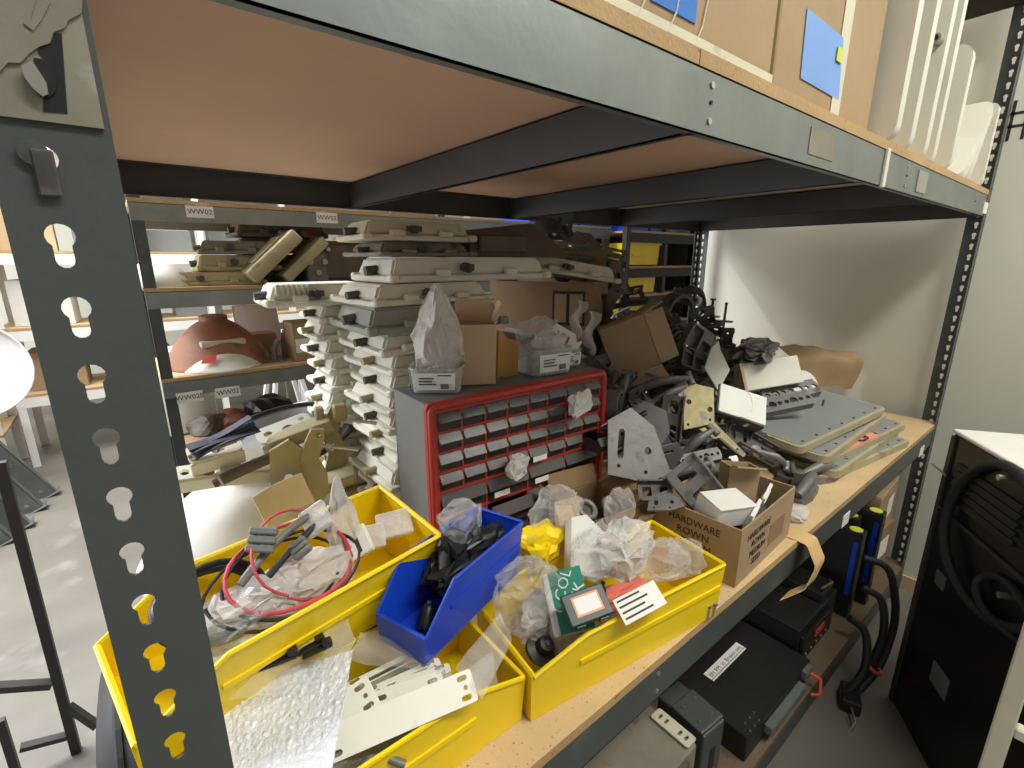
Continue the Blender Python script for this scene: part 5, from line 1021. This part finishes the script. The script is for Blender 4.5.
# ---- dark scrap at the top of the pile behind the carton (all lie on the pile or on the fixtures)
def top(kind, label, px, py, y, ang, rx, ry, args, mm, name='bracket'):
    P_ = at(px, py, 'y', y); s = (P_-CAMP).dot(_f)/FPX; o = facething(name, label, 'bracket', P_, ang, rx, ry, 'dark scrap on the pile top'); K[kind](o, *[a*s for a in args], mm); return o
T_ = [('clamp', 'dark saddle clamp at the top, right of the brown lamp head', 546, 240, .95, 20, -30, 10, (16, 18)), ('angle', 'dark angle bracket with a pale bolt end near the back post', 560, 235, .98, 0, -50, 0, (26, 26, 20)),
      ('channel', 'flat olive channel under the yellow bundle', 565, 255, .95, -6, -40, 0, (56, 20, 8)), ('channel', 'long olive channel sloping to the rack post', 600, 258, 1.0, -12, -40, 0, (50, 18, 8)), ('housing', 'square olive housing before the yellow totes', 606, 280, .95, 4, -10, 0, (30, 26, 10)),
      ('arm', 'dark arm across the olive housing', 585, 272, .90, 4, -20, 0, (44, 5)), ('clamp', 'small bright-edged clamp beside the tilted carton', 610, 305, .85, 60, -20, 10, (11, 14)), ('angle', 'dark bracket between large and tilted cartons', 597, 318, .80, 15, -30, 0, (24, 22, 24)),
      ('arm', 'dark bent lever by the large carton corner', 600, 340, .75, 70, -20, 0, (40, 4)), ('channel', 'dark channel behind the tilted carton top', 625, 300, .9, 10, -30, 0, (40, 16, 8)), ('rail', 'olive flat bar over the sloping cream fixture', 560, 268, .88, -14, -40, 0, (60, 12)), ('yplate', 'dark plate hiding behind the pale bolt end', 578, 245, 1.02, 20, -30, 0, (40, 34))]
for k, (kind, lb, px, py, y, an, rx, ry, ar) in enumerate(T_): top(kind, lb, px, py, y, an, rx, ry, ar, ('cast_dark', 'cast_dark', 'dirty_grey', 'dirty_grey', 'dirty_grey', 'black_metal', 'cast_light', 'cast_dark', 'cast_dark', 'cast_dark', 'dirty_grey', 'brown_grime')[k], {'clamp': 'saddle_clamp', 'angle': 'angle_bracket', 'channel': 'channel_bracket', 'housing': 'motor_housing', 'arm': 'pivot_arm', 'rail': 'perforated_rail', 'yplate': 'bracket_plate'}[kind])
# the body of the pile: loose scrap too buried to pick apart
random.seed(33); m = MB(); bc0 = Matrix.Translation(BCC) @ Matrix.Rotation(BCA, 4, 'Z')
def inside(x, y, z): return z < .62*(y-.22)+.13 and (y > .66 or x > 1.06)
n_ = 0
while n_ < 620:
    x, y = random.uniform(1.04, 2.35), random.uniform(.24, 1.12); zm = max(.03, min(.47, .62*(y-.22)+.12)*(1-.55*max(0, (x-1.75)/.6)))
    if y < .62 and x < 1.07: continue
    if x > 1.6 and y < .47: continue
    q_ = bc0.inverted() @ Vector((x, y, .1))
    if abs(q_.x) < BCL/2+.05 and abs(q_.y) < .19: continue
    z = random.uniform(.0, 1)**.6*zm; a, b, c = random.uniform(.04, .13), random.uniform(.02, .06), random.uniform(.006, .02)
    e = Euler((random.uniform(-.7, .7), random.uniform(-.7, .7), random.uniform(0, 6))); T = Matrix.Translation((x, y, max(z, .05))) @ e.to_matrix().to_4x4()
    k = random.randrange(3); m.mi = random.choice((0, 0, 1, 2))
    if k == 0: m.box(-a/2, -b/2, 0, a/2, b/2, c*.4, T); m.box(-a/2, b/2-c*.4, 0, a/2, b/2, b*.8, T)
    elif k == 1: m.tube([(-a/2, 0, 0), (0, 0, b*.4), (a/2, 0, b*.2)], c*.7, 8, T=T)
    else: m.lathe([(b*.5, 0), (b*.9, 0), (b*.9, c), (b*.5, c), (b*.5, 0)], 12, T=T)
    n_ += 1
tag(m.obj('scrap_metal', ['cast_dark', 'cast_mid', 'dirty_grey']), 'heap of dark loose scrap metal filling the right half of the shelf', 'scrap', kind='stuff')
# ================================================================== upper shelf
ZU = HB+BH+BT+.0005
mat('blue_note', (120, 160, 222), .6, 0, .04); mat('blue_tape', (40, 110, 200), .6, 0, .05); mat('neon', (206, 214, 70), .6, 0, .04)
def upper_carton(label, x0, x1, h, y0=.03, d=.42, mm='cardboard'):
    o = thing('carton', label, 'carton', ((x0+x1)/2, y0+d/2, ZU), 0); w = (x1-x0)/2
    MB().rbox(-w, -d/2, 0, w, d/2, h, .006, 2).obj('body', mm, o); MB().box(-w+.004, -d/2+.004, h, w-.004, -.002, h+.004).obj('flap', mm, o); MB().box(-w+.004, .002, h, w-.004, d/2-.004, h+.004).obj('flap', mm, o); return o
c1 = upper_carton('tan carton with a torn base on the upper shelf, left of the blue note', .42, .918, .40)
b_ = MB()
for k in range(12):
    x = -.23+.04*k; b_.add([(x, -.2125, .002), (x+.04, -.2125, .002), (x+.04, -.2125, .03+.02*abs(noise.noise(Vector((k+1, 0, 3))))), (x, -.2125, .03+.02*abs(noise.noise(Vector((k, 0, 3)))))], [(0, 1, 2, 3)])
b_.obj('paper_tape', 'cream_paint', c1)
a = at(675, 4, 'y', .03); MB().box(a.x-.05-.669, -.2118, a.z-ZU-.01, a.x+.045-.669, -.2103, a.z-ZU+.12).obj('blue_tape_note', 'blue_tape', c1)
for k in range(3): MB().tube([(a.x-.669-.08+.06*k, -.2122, a.z-ZU-.045), (a.x-.669-.06+.06*k, -.2124, a.z-ZU-.01), (a.x-.669-.05+.06*k, -.2122, a.z-ZU+.03)], .0012, 5).obj('torn_strand', 'cream_paint', c1)
c2 = upper_carton('tan carton with a pale blue note on the upper shelf', .935, 1.40, .46, .035)
A_ = [at(x, y, 'y', .034) for x, y in ((807, 8), (843, 38), (838, 100), (800, 78))]; o0 = Vector((.935+.2325, .035+.21, ZU))
n_ = MB(); n_.add([p-o0 for p in A_]+[p-o0-Vector((0, .001, 0)) for p in A_], [(0, 1, 2, 3), (7, 6, 5, 4), (0, 4, 5, 1), (1, 5, 6, 2), (2, 6, 7, 3), (3, 7, 4, 0)]); nt = n_.obj('blue_note', 'blue_note', c2)
q = at(839, 55, 'y', .032)-o0; MB().rbox(q.x-.012, q.y-.002, q.z-.012, q.x+.012, q.y-.0005, q.z+.012, .0005, 1).obj('neon_sticker', 'neon', nt)
q = at(835, 98, 'y', .034)-o0; MB().box(q.x-.015, q.y-.0008, .004, q.x+.028, q.y, q.z+.20).obj('paper_tape', 'cream_paint', c2)
upper_carton('tan carton behind the blue-noted one on the upper shelf', .95, 1.38, .55, .50, .4, 'cardboard_pale')
upper_carton('tan carton farther back at the left of the upper shelf', .30, .85, .50, .52, .4, 'cardboard')
def upanel(label, x, y0, d, h, tilt, rz=0, studs=(), r=.03):
    o = thing('signal_board', label, 'panel', (x, y0, ZU+.001), (0, R(tilt), rz), 'cream panels on the upper shelf'); t = .032
    m = MB(); m.plate(rrect(0, 0, d, h, r, 4), [], t, Matrix(((0, 0, 1, 0), (1, 0, 0, 0), (0, 1, 0, 0), (0, 0, 0, 1)))); m.obj('slab', 'cream_white', o, smooth=30)
    MB().box(.0315, .1, .06, .0335, d-.06, h-.08).obj('backing', 'cream_paint', o)
    for (y, z) in studs: MB().cyl((-.03, y, z), (.01, y, z), .011, 10).obj('stud', 'bolt_steel', o, smooth=50); MB().cyl((-.034, y, z), (-.03, y, z), .006, 8).obj('stud_hole', 'black_metal', o)
    return o
upanel('tall cream panel against the blue-noted carton, first of the row', 1.425, -.010, .4, .60, 1)
upanel('tall cream panel second in the row, with a dark stud', 1.57, -.002, .4, .59, 2, studs=((.02, .33),))
upanel('tall cream panel third in the row, with a dark stud and smudge', 1.73, .004, .4, .57, 2, studs=((.016, .27),))
upanel('tall cream panel fourth in the row, narrow edge showing', 1.86, .012, .4, .45, 1)
upanel('rounded cream panel standing lower than the tall ones', 2.0, .0, .38, .33, 1, studs=((.06, .33), (.06, .26)), r=.035)
upanel('small cream panel nearest the wall on the upper shelf', 2.50, -.0, .34, .27, 2, r=.02)
upanel('leaning cream panel before the small one, with neon spot', 2.24, -.004, .36, .30, 32, r=.03, studs=((.05, .1),))
upanel('low cream panel leaning at the shelf end', 2.16, -.004, .34, .17, 40, r=.03)
# ================================================================== under the shelf
ZL = -.6895
o = thing('power_chassis', 'grey metal chassis with a sloped cover under the near shelf edge', 'chassis', (.86, .20, ZL), 0)
MB().rbox(-.15, -.14, 0, .15, .16, .19, .004, 1).obj('body', 'dirty_grey', o); MB().hexa([(-.15, -.15, .1), (.06, -.15, .1), (.06, .1, .19), (-.15, .1, .19)], [(-.15, -.15, .15), (.05, -.15, .15), (.05, .1, .215), (-.15, .1, .215)]).obj('cover', 'dirty_grey', o)
MB().plate(rrect(-.02, -.055, .02, .055, .006), [slot(0, .038, .018, .008), slot(0, .02, .018, .008), slot(0, -.02, .018, .008), slot(0, -.038, .018, .008)], .004, TR((.135, -.08, .195))).obj('rack_ear', 'cream_paint', o); MB().box(.02, .04, .1905, .06, .10, .192).obj('vent_slot', 'black_metal', o)
o = thing('battery_module', 'dark module with four screws on its top, beside the grey chassis', 'module', (1.095, .13, ZL), R(-5)); MB().rbox(-.045, -.075, 0, .045, .075, .185, .006, 2).obj('body', 'steel_paint', o); MB().rbox(-.048, -.07, .185, .048, .03, .192, .006, 2).obj('cap', 'steel_paint', o)
for x, y in ((-.025, -.045), (.025, -.045), (-.025, .005), (.025, .005)): MB().cyl((x, y, .192), (x, y, .195), .005, 8).obj('screw', 'bolt_steel', o)
MB().box(-.0455, -.03, .06, -.044, -.01, .12).obj('grip_slot', 'black_plastic', o); MB().box(-.01, -.0765, .05, .012, -.075, .12).obj('grip_slot', 'black_plastic', o)
dv = thing('rack_supply', 'black rack unit with a long white label strip', 'rack unit', (1.43, .24, ZL), R(0)); MB().rbox(-.215, -.22, 0, .215, .22, .088, .003, 1).obj('case', 'black_metal', dv)
MB().box(-.215, -.06, .0885, .215, -.058, .0895).obj('seam', 'black_plastic', dv); ls = MB().box(-.115, -.065, .0886, .095, -.030, .0892).obj('label_strip', 'paper', dv); txt('BN RM  in  Broken unit', .020, 'ink', ls, TR((-.01, -.048, .0893)))
MB().rbox(-.11, -.245, .03, .13, -.22, .062, .003, 1).obj('front_handle', 'galvanised', dv); MB().rbox(.15, -.235, .05, .20, -.215, .085, .003, 1).obj('rack_ear', 'galvanised', dv)
for k in range(6): MB().cyl((-.19+.013*k, -.215+.02*(k % 2), .088), (-.19+.013*k, -.215+.02*(k % 2), .091), .003, 6).obj('screw', 'bolt_steel', dv)
mat('wire_orange', (206, 78, 50), .5); MB().tube([(.19, -.22, .06), (.2, -.26, .05), (.185, -.27, .01), (.17, -.25, -.0)], .006, 8).obj('red_lead', 'wire_orange', dv, smooth=60)
o = thing('rack_supply', 'black rack unit with a red lamp panel behind the labelled one', 'rack unit', (1.84, .27, ZL), 0); MB().rbox(-.17, -.20, 0, .17, .22, .15, .003, 1).obj('case', 'black_metal', o); MB().rbox(-.16, -.215, .02, .1, -.20, .12, .003, 1).obj('front_panel', 'black_plastic', o); MB().box(-.06, -.217, .075, .02, -.215, .10).obj('red_display', 'wire_orange', o)
for k in range(5): MB().cyl((-.13+.045*k, -.215, .045), (-.13+.045*k, -.219, .045), .005, 8).obj('button', 'bolt_steel', o)
for k in range(4): MB().box(-.15, -.1+.06*k, .1502, .15, -.08+.06*k, .154).obj('cooling_rib', 'black_metal', o)
MB().rbox(.03, -.19, .1545, .15, -.02, .19, .004, 1).obj('connector_block', 'black_plastic', o); MB().tube([(.05, -.18, .20), (.09, -.2, .22), (.13, -.18, .20)], .004, 6).obj('bail_handle', 'bolt_steel', o)
for k, (x, y, w, h, lb) in enumerate(((2.02+.085, .16, .05, .37, 'black upright module with round yellow-green dots, nearer one'), (2.02+.155, .20, .05, .39, 'black upright module with a yellow-green dot, middle one'), (2.02+.225, .14, .045, .41, 'black upright module with a yellow-green dot, nearest the cartons'))):
    o = thing('upright_module', lb, 'module', (x, y, ZL), 0); MB().rbox(-w/2, -.12, 0, w/2, .2, h, .003, 1).obj('case', 'black_metal', o)
    for q in range(2 if k == 0 else 1): MB().cyl((0, -.09+.09*q, h), (0, -.09+.09*q, h+.0015), .022, 16).obj('dot_sticker', 'neon', o)
    MB().box(-w/2-.0012, -.11, .1, -w/2-.0002, -.095, h-.04).obj('blue_stripe', 'blue_plastic', o); MB().box(-w*.3, -.1225, .06, w*.3, -.1203, .1).obj('socket', 'black_plastic', o)
cp = [((2.03, -.0, -.50), (2.06, -.06, -.52), (2.04, -.09, -.66), (1.98, -.07, -.80), (1.9, -.05, FZ+.02)), ((2.1, .03, -.42), (2.14, -.05, -.43), (2.13, -.1, -.62), (2.03, -.1, -.78), (1.92, -.07, FZ+.03)), ((1.93, -.0, -.58), (1.97, -.05, -.62), (1.93, -.08, -.75), (1.86, -.04, FZ+.015))]
for k, pts in enumerate(cp):
    pp = []; P4 = [Vector(p) for p in pts]
    for i in range(len(P4)-1):
        for t in range(5): pp.append(P4[i].lerp(P4[i+1], t/5))
    pp.append(P4[-1]); 
    for _ in range(4): pp = [pp[0]]+[(pp[i-1]+pp[i]*2+pp[i+1])/4 for i in range(1, len(pp)-1)]+[pp[-1]]
    tag(MB().tube(pp, .013, 8).obj('power_cable', 'rubber', None, None, smooth=60), ('left thick black cable hanging from the modules', 'right thick black cable arching out from the modules', 'short thick black cable near the red lamp unit')[k], 'cable')
o = thing('cable_plug', 'black plug block with a wire bail on the floor', 'plug', (1.87, -.06, FZ), R(20)); MB().rbox(-.05, -.03, 0, .05, .03, .05, .005, 2).obj('body', 'black_plastic', o); MB().tube([(-.05, 0, .03), (-.11, -.01, .03), (-.12, .0, .0), (-.07, .01, .005)], .004, 6).obj('bail', 'bolt_steel', o, smooth=60)
o = thing('tie_wrap', 'red tie around the thick black cables', 'tie', (1.985, -.085, -.76), (R(30), R(20), 0)); m = MB(); m.tube([(.036*math.cos(2*PI*i/20), .026*math.sin(2*PI*i/20), 0) for i in range(20)], .006, 6, True); m.obj('band', 'wire_orange', o, smooth=60); MB().tube([(.03, 0, 0), (.05, -.01, -.03), (.04, -.02, -.08)], .005, 6).obj('tail', 'wire_orange', o)
closed_carton('carton', 'upper brown carton under the shelf beside the end post', .32, .36, .20, (2.46, .24, ZL+.235), R(3), 'cardboard', lab=(.0, .05, .1, .14))
closed_carton('carton', 'lower brown carton under the shelf beside the end post', .34, .38, .23, (2.46, .25, ZL), R(-2), 'cardboard_dark', tape=False, lab=(.02, .08, .13, .17))
# ================================================================== black cabinet and cream frame at the right
mat('black_gloss', (20, 20, 21), .35, 0, .2, 7, .04, 40)
C_ = Vector((2.02, -.145, FZ)); AXd = Vector((-.82, -.57, 0)).normalized(); BXd = Vector((.57, -.82, 0)).normalized(); hC = .165-FZ
bc = thing('equipment_cabinet', 'tall black equipment cabinet with a white top at the right', 'cabinet'); bc.matrix_world = Matrix(((AXd.x, BXd.x, 0, C_.x), (AXd.y, BXd.y, 0, C_.y), (0, 0, 1, C_.z), (0, 0, 0, 1)))
LA, LB = .66, .55
MB().rbox(0, 0, 0, LA, LB, hC-.012, .004, 1).obj('body', 'black_gloss', bc); MB().rbox(-.004, -.004, hC-.012, LA+.004, LB+.004, hC, .003, 1).obj('top_cover', 'white_plastic', bc)
for k in range(5): MB().hexa([(.06, -.002, hC-.10-.025*k), (.34, -.002, hC-.10-.025*k), (.34, -.012, hC-.104-.025*k), (.06, -.012, hC-.104-.025*k)], [(.06, -.001, hC-.088-.025*k), (.34, -.001, hC-.088-.025*k), (.34, -.004, hC-.088-.025*k), (.06, -.004, hC-.088-.025*k)]).obj('louvre', 'black_metal', bc)
MB().box(0, -.006, 0, .02, 0, hC-.02).obj('corner_trim', 'steel_dark', bc); MB().box(.02, -.008, hC-.26, LA, -.001, hC-.25).obj('seam_trim', 'steel_dark', bc)
MB().tube([(-.05, -.012, hC-.14), (.0, -.012, hC-.14), (.03, -.012, hC-.145)], .004, 6).obj('latch_pin', 'bolt_steel', bc)
def cabpx(px, py):
    d = _f+_r*((px-512)/FPX)-_u*((py-384)/FPX); n = -BXd; t = (C_-CAMP).dot(n)/d.dot(n); q = CAMP+d*t-C_; return q.dot(AXd), q.z
for px, py, w, h in ((941, 580, .05, .05), (940, 680, .085, .075), (945, 532, .03, .03)):
    x, z = cabpx(px, py); MB().box(x-w/2, -.003, z-h/2, x+w/2, -.0008, z+h/2).obj('name_plate', 'galvanised', bc)
x, z = cabpx(1006, 540); x2, z2 = cabpx(950, 540); rr = abs(x2-x)
def ring(label, cx, cz, ra, rb, w, off):
    o_ = thing('hose_loop', label, 'hose'); o_.matrix_world = bc.matrix_world.copy(); m = MB(); m.tube([(cx+ra*math.cos(2*PI*i/48), -off-.01*math.sin(2*PI*i/24), cz+rb*math.sin(2*PI*i/48)) for i in range(48)], w, 8, True); m.obj('loop', 'rubber', o_, smooth=60)
    MB().cyl((cx, -.002, cz+rb-w*1.6), (cx, -off-.03, cz+rb-w*1.6), .008, 8).obj('hanger', 'bolt_steel', o_)
ring('large black hose loop hanging on the black cabinet', x, z-.01, rr, rr*.98, .014, .022)
x, z = cabpx(1018, 612); x2, _ = cabpx(978, 612)
ring('small black hose loop below the large one', x, z, abs(x2-x), abs(x2-x)*.45, .010, .018)
fr = thing('steel_trolley', 'cream painted steel frame at the lower right corner', 'frame', (0, 0, 0))
A_, B_ = at(1030, 640, 'x', 1.28), at(982, 775, 'x', 1.28); cx_, cy_ = A_.x, (A_.y+B_.y)/2-.004
fr.location = (cx_, cy_, FZ)
MB().rbox(-.015, -.015, 0, .015, .015, A_.z+.25-FZ, .003, 1).obj('post', 'cream_paint', fr); hz = at(1012, 728, 'x', 1.28).z-FZ
MB().rbox(-.012, -.45, hz-.012, .012, -.015, hz+.012, .003, 1).obj('rail', 'cream_paint', fr); MB().rbox(-.012, -.45, .05, .012, -.015, .075, .003, 1).obj('rail', 'cream_paint', fr); MB().rbox(-.015, -.48, 0, .015, -.45, A_.z+.25-FZ, .003, 1).obj('post', 'cream_paint', fr)
